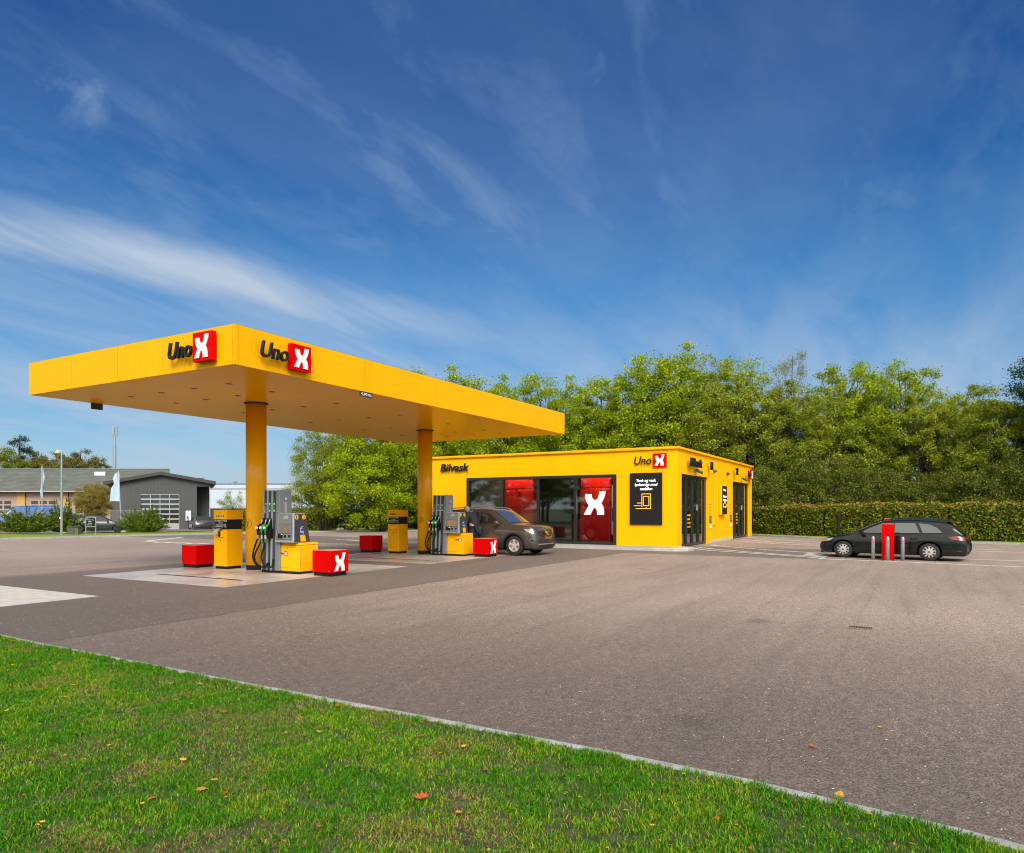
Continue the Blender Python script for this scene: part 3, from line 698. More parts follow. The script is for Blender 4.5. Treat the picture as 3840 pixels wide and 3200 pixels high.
def build_car(name, loc, heading, scale, sp, label, cat, group=None):
    """local frame: +x forward, +y left; s = distance behind the nose"""
    Lc, W, ws, wr = sp['L'], sp['W']/2, sp['wheels'], sp['wr']
    t = thing(name, loc, label, cat, group, heading, world=False); t.scale = (scale,)*3 if not isinstance(scale, tuple) else scale
    sill = sp.get('sill', .22)
    hw = lambda s: W*interp(s, sp['plan'])
    zt = lambda s: smoothi(s, sp['deck'])
    G = [(0, .95), (.12, .995), (.3, 1.0), (.55, .99), (.72, .985), (.8, .965), (.92, .94), (1., .885)]
    def sy(s, z):
        zn = (z-sill)/(zt(s)-sill); return hw(s)*interp(zn, G)
    def warp(s, z):       # raked nose and tail
        n = max(0, z-.45)*sp.get('rake', .45)*max(0, 1-s/.7)**1.5 + max(0, .42-z)*.25*max(0, 1-s/.4)
        r = max(0, z-.55)*sp.get('rrake', .25)*max(0, 1-(Lc-s)/.5)**1.3+max(0, .42-z)*.35*max(0, 1-(Lc-s)/.4)
        return Lc/2-(s+n-r)
    ar = wr+.055
    def zb(s):
        z = sill
        for w in ws:
            d = abs(s-w)
            if d < ar: z = max(z, wr+math.sqrt(ar*ar-d*d))
        return z
    ss = sorted(set([round(k*.04, 3) for k in range(int(Lc/.04)+1)]+[Lc]+[w+q*ar*.9995 for w in ws for q in (-1, 1)]+[w+q*(ar+.002) for w in ws for q in (-1, 1)]))
    rows = [0, .12, .3, .5, .7, .8, .9, .97, 1.]
    b = MB(); vs = []
    for s in ss:
        z0, z1 = zb(s), zt(s); half = []
        for k, r in enumerate(rows):
            z = z0+(z1-z0)*r; y = sy(s, z)
            half.append((y, z))
        half += [(hw(s)*.7, z1+.018), (hw(s)*.35, z1+.032)]
        ring = [(warp(s, z), -y, z) for y, z in half]+[(warp(s, z1), 0, z1+.036)]+[(warp(s, z), y, z) for y, z in reversed(half)]
        vs.append(ring)
    n = len(vs[0]); flat = [p for r_ in vs for p in r_]
    fs = [(i*n+k, i*n+k+1, (i+1)*n+k+1, (i+1)*n+k) for i in range(len(ss)-1) for k in range(n-1)]
    fs += [tuple(range(n)), tuple(range((len(ss)-1)*n, len(ss)*n))]
    b.add(flat, fs); P = M[sp['paint']]
    body = mk('body', b, P, t, smooth=True)
    # cabin
    c0, c1 = sp['cabin'][0][0], sp['cabin'][-1][0]
    zr = lambda s: smoothi(s, sp['cabin'])
    zbel = lambda s: zt(s)-.012
    kk = sp.get('tumble', .30)
    def cy(s, z): return hw(s)*.895-kk*(z-zbel(s))
    b = MB(); vs = []; cs = [c0+(c1-c0)*k/60 for k in range(61)]
    for s in cs:
        za, zz = zbel(s), max(zr(s), zbel(s)+.002); h = zz-za
        yb_ = hw(s)*.895; half = [(yb_, za), (yb_-kk*h*.45, za+h*.45), (yb_-kk*h*.88, za+h*.88), (yb_-kk*h-.05, za+h*.975), (yb_*.55, zz+.012), (yb_*.25, zz+.02)]
        vs.append([(Lc/2-s, -y, z) for y, z in half]+[(Lc/2-s, 0, zz+.022)]+[(Lc/2-s, y, z) for y, z in reversed(half)])
    n = len(vs[0]); b.add([p for r_ in vs for p in r_], [(i*n+k, i*n+k+1, (i+1)*n+k+1, (i+1)*n+k) for i in range(60) for k in range(n-1)])
    cab = mk('cabin', b, P, t, smooth=True)
    # front and rear glass follow the cabin skin
    for nm, (a, c) in (('windscreen', sp['screen']), ('rear_window', sp['rear'])):
        b = MB(); g = []; q = 10
        for k in range(q+1):
            s = a+(c-a)*k/q; za = zbel(s); zz = zr(s); h = zz-za
            off = Vector((.012 if nm == 'windscreen' else -.012, 0, .010))
            yb_ = hw(s)*.895
            for f in (-1, -.6, 0, .6, 1):
                yy = (yb_-kk*h*.93-.055)*f; zq = zz+.018*(1-f*f)-.004*abs(f)
                g.append((Lc/2-s+off.x, yy, zq+off.z))
        b.add(g, [(i*5+k, i*5+k+1, (i+1)*5+k+1, (i+1)*5+k) for i in range(q) for k in range(4)])
        mk(nm, b, M['carglassdull'] if sp.get('dull') else M['carglass'] if not sp.get('pale') or nm != 'windscreen' else M['carglasspale'], t, smooth=True)
    for side in (-1, 1):
        for poly, mt in sp['windows']:
            b = MB(); m_ = len(poly)
            b.add([(Lc/2-s, side*(cy(s, z)+.008), z) for s, z in poly], [tuple(range(m_))]); cs_ = sum(p[0] for p in poly)/m_, sum(p[1] for p in poly)/m_
            w = mk('side_window', b, M[mt], t)
            b = MB(); loop = [(cs_[0]+(s-cs_[0])*1.0, cs_[1]+(z-cs_[1])*1.0) for s, z in poly]
            b.tube([(Lc/2-s, side*(cy(s, z)+.006), z) for s, z in loop+loop[:1]], .012, 5, False); mk('window_trim', b, M['plastic'], w)
        for (s0, s1, sh) in sp.get('doors', []):
            b = MB(); z0, z1 = sill+.08, None; K = 14; q = .006
            edge = []
            for k in range(K+1): z = z0+(zt(s0)-.03-z0)*k/K; edge.append((s0, z))
            for k in range(1, K+1): s = s0+(s1-s0)*k/K; edge.append((s, zt(s)-.03))
            for k in range(1, K+1):
                z = (zt(s1)-.03)+(z0-(zt(s1)-.03))*k/K; s = s1
                if sh: s = s1-sh*max(0, 1-(z-z0)/.45)**1.2 if z-z0 < .45 else s1
                edge.append((s, z))
            e = edge[-1][0]
            for k in range(1, K+1): edge.append((e+(s0-e)*k/K, z0))
            b.tube([(warp(s, z), side*(sy(s, z)-.001), z) for s, z in edge], q, 4, False)
            d = mk('door', b, M['plastic'], t)
            hz = zt(s1)-.17; hs = s1-.2
            b = MB(); b.tube([(Lc/2-hs-.1, side*(sy(hs, hz)+.005), hz), (Lc/2-hs-.07, side*(sy(hs, hz)+.035), hz), (Lc/2-hs+.07, side*(sy(hs, hz)+.035), hz), (Lc/2-hs+.1, side*(sy(hs, hz)+.005), hz)], .016, 6)
            mk('handle', b, P if not sp.get('darkhandle') else M['plastic'], d)
        # mirror
        ms, mz = sp['mirror']; y = hw(ms)*.93
        b = MB(); pr = [(-.10, .0), (-.085, .06), (-.03, .075), (.05, .07), (.1, .0), (.06, -.06), (-.06, -.065)]
        b.prism([(Lc/2-ms+u*.75, mz+v) for u, v in pr], lambda u, v, d: (u, side*(y+.07+d), v), 0, .18)
        b.box(Lc/2-ms-.03, side*(y-.02), mz-.07, Lc/2-ms+.03, side*(y+.1), mz-.03)
        mk('wing_mirror', b, P, t, bevel=.025, seg=3)
        # arch trim and liner
        for w in ws:
            b = MB()
            p = [(w+(ar-.02)*math.cos(a), wr+(ar-.02)*math.sin(a)) for a in [math.pi*k/20 for k in range(21)]]
            y1 = hw(w); b.add([q for s, z in p for q in ((Lc/2-s, side*(y1-.02), z), (Lc/2-s, side*(y1-.34), z))]+[(Lc/2-w, side*(y1-.34), wr)], [(2*k, 2*k+1, 2*k+3, 2*k+2) for k in range(20)]+[(2*k+1, 2*k+3, 42) for k in range(20)])
            b.box(Lc/2-w-ar+.02, side*(y1-.34), sill, Lc/2-w+ar-.02, side*(y1-.36), wr+.01)
            mk('wheel_liner', b, M['black'], t)
            if sp.get('cladding'):
                b = MB(); qv = []
                for k in range(25):
                    a = math.pi*(-.08+1.16*k/24)
                    for rr, dy in ((ar-.01, .006), (ar+.055, .012)):
                        s, z = w+rr*math.cos(a), max(wr+rr*math.sin(a), sill+.01)
                        qv.append((warp(s, z), side*(sy(s, z)+dy), z))
                b.add(qv, [(2*k, 2*k+1, 2*k+3, 2*k+2) for k in range(24)]); mk('arch_trim', b, M['plastic'], t)
        if sp.get('cladding'):
            b = MB(); qv = []; a_, c_ = ws[0]+ar+.03, ws[1]-ar-.03
            for k in range(13):
                s = a_+(c_-a_)*k/12
                for z in (sill-.02, sill+.15): qv.append((Lc/2-s, side*(sy(s, max(z, sill))+.012), z))
            b.add(qv, [(2*k, 2*k+1, 2*k+3, 2*k+2) for k in range(12)]); mk('sill_trim', b, M['plastic'], t)
        if sp.get('rails'):
            a_, c_ = sp['rails']; b = MB()
            b.tube([(Lc/2-(a_+(c_-a_)*k/16), side*(cy(a_+(c_-a_)*k/16, zr(a_+(c_-a_)*k/16))-.07), zr(a_+(c_-a_)*k/16)+.02+.035*min(1, k, 16-k)) for k in range(17)], .016, 6)
            mk('roof_rail', b, M['alu' if sp.get('brightrail') else 'plastic'], t)
        # wheels
        for w in ws:
            yo = W-.045
            T = MB(); T.lathe([(wr*.62, -.205), (wr*.9, -.21), (wr*.985, -.19), (wr, -.15), (wr, -.06), (wr*.985, -.02), (wr*.9, .0), (wr*.62, -.005)], ax='y', n=36, caps=False)
            mm = Matrix.Translation((Lc/2-w, side*yo, wr)) @ (Matrix.Identity(4) if side > 0 else Matrix.Scale(-1, 4, (0, 1, 0)))
            wh = mk('wheel', T, M['tyre'], t, mm, smooth=True)
            rm = MB(); r0 = wr*.625
            rm.lathe([(r0, -.01), (r0*.96, -.004), (r0*.92, -.02), (r0*.9, -.1), (.02, -.11)], ax='y', n=36, caps=False)
            mk('rim', rm, M[sp['rim']], wh, smooth=False)
            sk = MB()
            ns = sp['spokes']
            if ns <= 6:
                for k in range(ns):
                    a = 2*math.pi*k/ns+.3; pl = [(.05, -.055), (r0*.55, -.05), (r0*.93, -.085), (r0*.93, .085), (r0*.55, .05), (.05, .055)]
                    sk.prism(pl, lambda u, v, d: (u*math.cos(a)-v*math.sin(a)*.62, d, u*math.sin(a)+v*math.cos(a)*.62), -.04, -.008)
                sk.lathe([(.065, -.05), (.065, -.004), (.05, .0)], ax='y', n=16)
            else:
                sk.lathe([(r0*.98, -.015), (r0*.98, -.002), (r0*.82, .002), (r0*.80, -.012), (r0*.5, .004), (.03, .012)], ax='y', n=36, caps=False)
            mk('spokes', sk, M[sp['rim']], wh)
            sl = MB()
            if ns > 6:
                for k in range(ns):
                    a = 2*math.pi*k/ns; pl = [(r0*.60, -.012), (r0*.92, -.03), (r0*.94, .03), (r0*.60, .012)]
                    sl.prism(pl, lambda u, v, d: (u*math.cos(a)-v*math.sin(a), d, u*math.sin(a)+v*math.cos(a)), -.002, .016)
                mk('vent_slots', sl, M['black'], wh)
        # lamps on the skin
        for nm, mt, poly, dy in sp['lamps']:
            # outline resampled into a strip that hugs the skin
            b = MB(); lo_, hi_ = poly[:len(poly)//2+len(poly) % 2], poly[len(poly)//2:]
            n_ = 8; sm_ = sorted(p_[0] for p_ in poly); s0_, s1_ = sm_[0], sm_[-1]; q = []
            def span(s):
                zs = []
                for (a0, c0_, _), (a1, c1_, _) in zip(poly, poly[1:]+poly[:1]):
                    if min(a0, a1)-1e-6 <= s <= max(a0, a1)+1e-6:
                        if abs(a1-a0) < 1e-6: zs += [c0_, c1_]
                        else: zs.append(c0_+(c1_-c0_)*(s-a0)/(a1-a0))
                return min(zs), max(zs)
            for k in range(n_+1):
                s = s0_+(s1_-s0_)*k/n_; za_, zb2 = span(s)
                for j in range(5):
                    z = za_+(zb2-za_)*j/4; q.append((warp(s, z)+(.006 if s < 1 else -.006), side*(sy(s, z)+dy), z))
            b.add(q, [(k*5+j, k*5+j+1, (k+1)*5+j+1, (k+1)*5+j) for k in range(n_) for j in range(4)]); mk(nm, b, M[mt], t, smooth=True)
    # nose and tail pieces: (name, material, [(frac_y, z)], s, offset)
    for nm, mt, s, y0, z0, y1, z1, dx in sp['ends']:
        b = MB(); n_ = 8
        q = []
        for k in range(n_+1):
            f = y0+(y1-y0)*k/n_
            for z in (z0, z1):
                bulge = (0.10 if s < 1 else .06)*(f*f)*1.0
                q.append((warp(s, z)+(dx-bulge if s < 1 else -dx+bulge), f*W, z))
        b.add(q, [(2*k, 2*k+1, 2*k+3, 2*k+2) for k in range(n_)])
        b2 = MB(); b2.add([(x-.04*(1 if s < 1 else -1), y, z) for x, y, z in q], []); o = len(q); b.v += b2.v
        b.f += [(2*k+o, 2*k+2+o, 2*k+3+o, 2*k+1+o) for k in range(n_)]; b.m += [0]*n_
        for k in range(n_):
            b.f += [(2*k, 2*k+2, 2*k+2+o, 2*k+o), (2*k+1, 2*k+1+o, 2*k+3+o, 2*k+3)]; b.m += [0, 0]
        b.f += [(0, 1, 1+o, o), (2*n_, 2*n_+1, 2*n_+1+o, 2*n_+o)]; b.m += [0, 0]
        mk(nm, b, M[mt], t)
    b = MB(); b.box(-Lc/2+.35, -W+.35, .17, Lc/2-.35, W-.35, sp['wr']*2+.05); mk('underbody', b, M['black'], t)
    return t, sy, warp, zt, zr

suv = dict(L=4.10, W=1.78, wheels=(.83, 3.38), wr=.345, paint='suvpaint', rim='rimsilver', spokes=5, sill=.26, cladding=True, rails=(1.75, 3.6), brightrail=True, pale=True,
    rake=.16, plan=[(0, .82), (.05, .89), (.14, .93), (.35, .975), (.7, 1), (3.3, 1), (3.8, .97), (4.0, .9), (4.1, .82)],
    deck=[(0, .86), (.06, .93), (.2, .985), (.7, 1.03), (1.15, 1.06), (2.2, 1.05), (3.4, 1.10), (3.9, 1.10), (4.1, 1.03)],
    cabin=[(1.02, 1.05), (1.4, 1.31), (1.74, 1.52), (2.05, 1.575), (2.8, 1.59), (3.45, 1.565), (3.74, 1.52), (3.88, 1.32), (4.02, 1.1)],
    screen=(1.10, 1.74), rear=(3.74, 3.98), tumble=.27,
    windows=[([(1.42, 1.10), (1.62, 1.24), (1.92, 1.43), (2.25, 1.46), (2.27, 1.10)], 'carglass'), ([(2.36, 1.10), (2.35, 1.46), (3.0, 1.45), (3.1, 1.30), (3.12, 1.12)], 'carglass'), ([(3.2, 1.13), (3.19, 1.32), (3.1, 1.44), (3.35, 1.43), (3.55, 1.26), (3.5, 1.16)], 'carglass')],
    doors=[(1.32, 2.31, 0), (2.32, 3.2, .3)], mirror=(1.45, 1.12),
    lamps=[('headlight', 'lampglass', [(.03, .76, .62), (.05, .87, .6), (.18, .90, .97), (.42, .92, 1.0), (.36, .84, 1.0), (.14, .77, .98)], .012),
           ('fog_light', 'chrome', [(.06, .45, .80), (.04, .58, .78), (.10, .60, .99), (.24, .57, 1.0), (.22, .47, 1.0), (.10, .44, .98)], .012),
           ('fog_lens', 'plastic', [(.055, .47, .82), (.045, .56, .81), (.10, .58, .98), (.21, .55, 1.0), (.19, .48, 1.0), (.10, .46, .98)], .018),
           ('tail_light', 'lampred', [(4.06, .82, .7), (4.06, .95, .7), (3.92, .98, .99), (3.7, .96, 1.0), (3.8, .84, 1.0)], .01)],
    ends=[('grille', 'plastic', 0, -.56, .70, .56, .84, .03), ('grille_bar', 'chrome', 0, -.56, .75, .56, .765, .045), ('grille_bar', 'chrome', 0, -.56, .80, .56, .812, .045), ('grille_bar', 'chrome', 0, -.52, .695, .52, .708, .045),
          ('bumper_intake', 'plastic', 0, -.70, .42, .70, .56, .03), ('lower_intake', 'plastic', 0, -.62, .26, .62, .36, .03), ('skid_plate', 'alu', 0, -.66, .375, .66, .41, .045),
          ('bumper_lip', 'plastic', 0, -.8, .21, .8, .26, .02), ('rear_bumper', 'plastic', 4.1, -.8, .3, .8, .5, .03), ('tail_strip', 'lampred', 4.1, -.7, .86, .7, .93, .02)])
c_suv, sy_, wp_, zt_, zr_ = build_car('parked_suv', (21.62, 12.98, 0), R(-90), (.98, 1, 1), suv, 'brown metallic compact SUV with silver wheels, parked at the second pump island', 'car')
mk('emblem', disc(.065, .01), M['chrome'], c_suv, frame((2.05+.0, 0, .775), (0, 1, 0), (-.45, 0, 1)))

est = dict(L=4.64, W=1.80, wheels=(.86, 3.56), wr=.32, paint='estpaint', rim='hubcap', spokes=10, sill=.19, rails=(2.1, 4.0), darkhandle=False,
    plan=[(0, .70), (.08, .80), (.2, .88), (.5, .96), (.9, 1), (3.6, 1), (4.2, .97), (4.5, .90), (4.64, .82)],
    deck=[(0, .62), (.1, .70), (.3, .76), (.7, .84), (1.2, .915), (2.4, .935), (3.6, .955), (4.2, .955), (4.5, .93), (4.64, .86)],
    cabin=[(1.05, .90), (1.5, 1.12), (2.0, 1.345), (2.4, 1.43), (2.9, 1.455), (3.6, 1.425), (4.05, 1.36), (4.2, 1.29), (4.38, 1.1), (4.5, .94)],
    screen=(1.15, 2.0), rear=(4.12, 4.44), tumble=.36,
    windows=[([(1.40, .955), (1.7, 1.14), (2.02, 1.29), (2.40, 1.345), (2.42, .955)], 'carglass'), ([(2.5, .955), (2.5, 1.35), (3.12, 1.345), (3.28, .975)], 'carglasspale'), ([(3.36, .975), (3.21, 1.34), (3.55, 1.31), (3.78, 1.19), (3.95, .99)], 'carglasspale')],
    doors=[(1.22, 2.45, 0), (2.46, 3.30, .35)], mirror=(1.5, .97),
    lamps=[('headlight', 'lampglass', [(.06, .60, .75), (.08, .67, .74), (.2, .715, .97), (.52, .75, 1.), (.44, .67, 1.), (.2, .60, .98)], .012),
           ('indicator', 'lampamber', [(.12, .60, .9), (.16, .665, .93), (.3, .69, .99), (.28, .63, .99)], .016),
           ('tail_light', 'lampred', [(4.6, .74, .8), (4.6, .86, .8), (4.44, .89, .99), (4.08, .87, 1.), (4.2, .78, 1.)], .010),
           ('rear_reflector', 'lampred', [(4.5, .36, .98), (4.5, .39, .98), (4.34, .38, 1.), (4.34, .36, 1.)], .012)],
    ends=[('grille', 'plastic', 0, -.42, .50, .42, .62, .03), ('bumper_intake', 'plastic', 0, -.6, .24, .6, .40, .03), ('bumper_lip', 'plastic', 0, -.78, .17, .78, .21, .05),
          ('tailgate_strip', 'lampred', 4.64, -.7, .80, .7, .86, .02), ('rear_diffuser', 'plastic', 4.64, -.7, .2, .7, .3, .03)])
hd = math.atan2(2.4, .36)
c_est, *_ = build_car('parked_estate_car', (0, 0, 0), hd, (.905, .9, .86), est, 'black estate car with white hub caps waiting behind the red post and three bollards', 'car')
# wheel contact points on the near side put the car
nside = Matrix.Rotation(hd, 3, 'Z') @ Vector(((4.64/2-2.21)*.905, .9*.9, 0))
c_est.location = Vector((25.12, .80, 0)) - nside
b = MB(); b.add([(-2.32+.30, -.55, 1.375), (-2.32+.30, .55, 1.375), (-2.32+.62, .58, 1.395), (-2.32+.62, -.58, 1.395), (-2.32+.33, -.55, 1.345), (-2.32+.33, .55, 1.345)], [(0, 1, 2, 3), (0, 4, 5, 1)])
mk('roof_spoiler', b, M['estpaint'], c_est)
b = MB(); b.prism([(-1.55, 1.40), (-1.38, 1.41), (-1.52, 1.475), (-1.58, 1.475)], lambda u, v, d: (u, d, v), -.02, .02); mk('antenna_fin', b, M['plastic'], c_est)
# open front window shows the wheel and seats
b = MB(); b.tube([(.42, .35+.16*math.cos(a), .96+.16*math.sin(a)) for a in [k*math.pi/8 for k in range(17)]], .014, 6, False); mk('steering_wheel', b, M['plastic'], c_est)

sed = dict(dull=True, L=4.3, W=1.68, wheels=(.82, 3.38), wr=.30, paint='sedpaint', rim='plastic', spokes=5, sill=.2, rrake=.1,
    plan=[(0, .75), (.1, .86), (.4, .96), (.9, 1), (3.4, 1), (4.1, .93), (4.3, .85)],
    deck=[(0, .60), (.15, .68), (.6, .78), (1.15, .86), (2.4, .89), (3.5, .93), (4.1, .95), (4.3, .90)],
    cabin=[(1.1, .86), (1.5, 1.08), (1.85, 1.27), (2.3, 1.38), (2.8, 1.37), (3.2, 1.28), (3.55, 1.08), (3.8, .93)],
    screen=(1.2, 1.9), rear=(3.15, 3.72), tumble=.34,
    windows=[([(1.42, .90), (1.62, 1.06), (1.9, 1.24), (2.25, 1.31), (2.3, .91)], 'carglassdull'), ([(2.38, .91), (2.36, 1.31), (2.8, 1.30), (3.1, 1.2), (3.3, .95)], 'carglassdull')],
    doors=[(1.25, 2.33, 0), (2.34, 3.2, .3)], mirror=(1.45, .95),
    lamps=[('headlight', 'lampamber', [(.05, .56, .8), (.06, .66, .8), (.3, .68, 1), (.3, .58, 1)], .01), ('tail_light', 'lampred', [(4.28, .68, .8), (4.28, .86, .8), (4.02, .86, .99), (4.02, .70, .99)], .012)],
    ends=[('front_bumper', 'plastic', 0, -.75, .26, .75, .42, .03), ('rear_bumper', 'plastic', 4.3, -.78, .3, .78, .48, .05), ('rear_spoiler', 'plastic', 4.3, -.7, .93, .7, 1.02, -.05)])
p = at(369, 57, -.33)
build_car('parked_saloon', p, YAW+R(30-90-3), 1.02, sed, 'dark blue saloon parked beyond the lawn behind the parking sign', 'car')
p = at(750, 71, -.58)
build_car('parked_hatchback', p, YAW+R(24+9), 1.0, dict(sed, L=4.1, W=1.8, paint='hatpaint', wheels=(.8, 3.4), wr=.31,
    plan=[(0, .75), (.1, .86), (.4, .96), (.9, 1), (3.6, 1), (4.0, .96), (4.1, .92)], rrake=.05,
    deck=[(0, .62), (.2, .75), (.7, .86), (1.2, .93), (2.4, .95), (3.6, .98), (4.1, .95)],
    cabin=[(1.05, .93), (1.5, 1.2), (1.9, 1.38), (2.4, 1.46), (3.2, 1.45), (3.7, 1.40), (3.9, 1.2), (4.08, .98)], screen=(1.15, 1.85), rear=(3.74, 4.05), tumble=.28,
    windows=[([(1.42, .98), (1.62, 1.12), (1.95, 1.33), (2.3, 1.38), (2.33, .98)], 'carglassdull'), ([(2.4, .98), (2.4, 1.38), (3.0, 1.37), (3.3, 1.05)], 'carglassdull')],
    lamps=[('tail_light', 'lampred', [(4.1, .80, .55), (4.1, .93, .55), (3.98, .93, .97), (3.98, .84, .97)], .0)],
    ends=[('rear_bumper', 'plastic', 4.1, -.8, .28, .8, .42, .03), ('tail_light', 'lampred', 4.1, .42, .82, .86, .92, .02), ('tail_light', 'lampred', 4.1, -.86, .82, -.42, .92, .02), ('emblem', 'chrome', 4.1, -.05, .84, .05, .92, .03), ('rear_glass', 'carglasspale', 4.08, -.62, 1.02, .62, 1.30, -.12)],
    doors=[(1.25, 2.36, 0), (2.37, 3.2, .2)]), 'dark grey hatchback seen from behind, beside the wall charger of the dark building', 'car')
van = dict(L=5.4, W=1.95, wheels=(.95, 4.2), wr=.34, paint='vanpaint', rim='plastic', spokes=5, sill=.25,
    plan=[(0, .80), (.15, .9), (.6, .98), (1.2, 1), (5.2, 1), (5.4, .97)],
    deck=[(0, .95), (.2, 1.08), (.7, 1.22), (1.0, 1.28), (3, 1.3), (5.4, 1.3)],
    cabin=[(.75, 1.27), (1.1, 1.6), (1.5, 2.0), (2.0, 2.35), (2.6, 2.42), (4.5, 2.42), (5.25, 2.38), (5.36, 1.7), (5.39, 1.32)],
    screen=(.85, 1.55), rear=(5.28, 5.37), tumble=.12,
    windows=[([(1.25, 1.35), (1.35, 1.6), (1.6, 1.88), (2.2, 1.9), (2.2, 1.35)], 'carglasspale')], doors=[(1.1, 2.3, 0)], mirror=(1.2, 1.5),
    lamps=[('headlight', 'lampglass', [(.04, .85, .7), (.06, 1.0, .7), (.35, 1.1, 1), (.3, .9, 1)], .01), ('tail_light', 'lampred', [(5.38, .9, .9), (5.38, 1.3, .9), (5.3, 1.3, 1), (5.3, .9, 1)], .01)],
    ends=[('front_bumper', 'plastic', 0, -.8, .3, .8, .6, .03)])
build_car('parked_van', at(85, 68, -.55), YAW+R(35+90+8), .98, van, 'blue high-roof van parked by the garage doors, leftmost of two', 'van', 'blue vans in front of the garage')
build_car('parked_van', at(212, 70, -.6), YAW+R(34-90), .98, dict(van, cabin=[(.75, 1.27), (1.1, 1.6), (1.5, 2.0), (2.0, 2.28), (2.6, 2.36), (4.5, 2.44), (5.25, 2.42), (5.36, 1.7), (5.39, 1.32)]), 'blue van behind the spreading juniper, beside the lamp post', 'van', 'blue vans in front of the garage')

# ================================================================== PERSON
def build_person():
    p0 = Vector((20.50, 13.22, 0))
    t = thing('person', p0, 'grey-haired person in a dark jacket bending behind the pump numbered 3 and 4', 'person')
    # local: faces +y (towards the hoses), slightly bent forward
    J = {'pelvis': (0, 0, .92), 'spine': (0, .03, 1.10), 'chest': (0, .10, 1.29), 'neckb': (0, .19, 1.43), 'neck': (0, .235, 1.49),
         'shl': (-.19, .15, 1.39), 'ell': (-.27, .18, 1.12), 'wrl': (-.22, .40, 1.05), 'shr': (.19, .15, 1.39), 'elr': (.26, .17, 1.12), 'wrr': (.14, .40, 1.04),
         'hl': (-.10, 0, .88), 'kl': (-.11, .05, .48), 'al': (-.12, -.0, .09), 'tl': (-.13, .16, .04), 'hr': (.10, 0, .88), 'kr': (.11, .03, .48), 'ar': (.12, -.06, .09), 'tr': (.13, .10, .04)}
    E = [('pelvis', 'spine'), ('spine', 'chest'), ('chest', 'neckb'), ('neckb', 'neck'), ('chest', 'shl'), ('shl', 'ell'), ('ell', 'wrl'), ('chest', 'shr'), ('shr', 'elr'), ('elr', 'wrr'),
         ('pelvis', 'hl'), ('hl', 'kl'), ('kl', 'al'), ('al', 'tl'), ('pelvis', 'hr'), ('hr', 'kr'), ('kr', 'ar'), ('ar', 'tr')]
    rad = dict(pelvis=(.17, .13), spine=(.165, .13), chest=(.18, .14), neckb=(.085, .08), neck=(.06, .06), shl=(.085, .085), ell=(.06, .06), wrl=(.042, .042), shr=(.085, .085), elr=(.06, .06), wrr=(.042, .042),
               hl=(.105, .105), kl=(.07, .07), al=(.05, .05), tl=(.045, .04), hr=(.105, .105), kr=(.07, .07), ar=(.05, .05), tr=(.045, .04))
    def skin(name, keys, mat, parent, grow=0., root=None, sub=2):
        ks = [k for k in J if k in keys]; me = bpy.data.meshes.new(name)
        me.from_pydata([J[k] for k in ks], [(ks.index(a), ks.index(b)) for a, b in E if a in ks and b in ks], [])
        o = bpy.data.objects.new(name, me); COL.objects.link(o); o.parent = parent
        m = o.modifiers.new('s', 'SKIN'); m.use_smooth_shade = True
        for k, v in zip(ks, me.skin_vertices[0].data):
            v.radius = (rad[k][0]+grow, rad[k][1]+grow); v.use_root = (k == (root or ks[0]))
        o.modifiers.new('d', 'SUBSURF').levels = sub; o.modifiers['d'].render_levels = sub
        me.materials.append(mat); return o
    t['_w'] = 0; del t['_w']
    body = skin('body', list(J), M['skin'], t, -.012)
    skin('jacket', ['pelvis', 'spine', 'chest', 'neckb', 'shl', 'ell', 'wrl', 'shr', 'elr', 'wrr', 'hl', 'hr'], M['jacket'], body, .04, 'pelvis')
    skin('trousers', ['pelvis', 'hl', 'kl', 'al', 'hr', 'kr', 'ar'], M['jeans'], body, .028, 'pelvis')
    for s in ('l', 'r'):
        a, q = Vector(J['a'+s]), Vector(J['t'+s]); b = MB(); b.tube([a+Vector((0, -.05, -.03)), a+Vector((0, .05, -.03)), q+Vector((0, .02, 0))], [.05, .055, .04], 10); mk('shoe', b, M['black'], body, smooth=True)
        # hand with fingers
        w = Vector(J['wr'+s]); b = MB(); b.tube([w, w+Vector((0, .05, -.01)), w+Vector((0, .09, -.02))], [.025, .038, .034], 10)
        for k in range(4):
            x = -.027+.018*k; l = (.062, .072, .068, .052)[k]; f0 = w+Vector((x, .085, -.02)); b.tube([f0, f0+Vector((0, l*.5, -.012)), f0+Vector((0, l*.75, -l*.55))], [.0095, .009, .0075], 6)
        f0 = w+Vector((.03 if s == 'l' else -.03, .03, -.01)); b.tube([f0, f0+Vector((.022 if s == 'l' else -.022, .03, -.012)), f0+Vector((.02 if s == 'l' else -.02, .058, -.025))], [.012, .0105, .009], 6)
        mk('hand', b, M['skin'], body, smooth=True)
    # head bowed forward
    H = Matrix.Translation((0, .285, 1.575)) @ Matrix.Rotation(R(-28), 4, 'X')
    b = MB(); prof = []
    n = 16; rows = 12; vs = []
    for i in range(rows+1):
        ph = math.pi*i/rows; z = .118*math.cos(ph)
        for k in range(n):
            a = 2*math.pi*k/n; rx = .077*math.sin(ph)**.8; ry = .095*math.sin(ph)**.8
            yy = ry*math.sin(a); xx = rx*math.cos(a)
            if z < -.03: xx *= 1+(z+.03)*3.2; yy = yy*(1+(z+.03)*2.0)+(.012 if math.sin(a) > 0 else 0)
            vs.append((xx, yy, z))
    b.add(vs, [(i*n+k, i*n+(k+1) % n, (i+1)*n+(k+1) % n, (i+1)*n+k) for i in range(rows) for k in range(n)])
    hd = mk('head', b, M['skin'], body, H, smooth=True)
    f = MB(); f.tube([(0, .09, .015), (0, .118, -.018), (0, .096, -.026)], [.008, .014, .008], 8); f.tube([(-.02, .088, -.055), (.02, .088, -.055)], .007, 6)
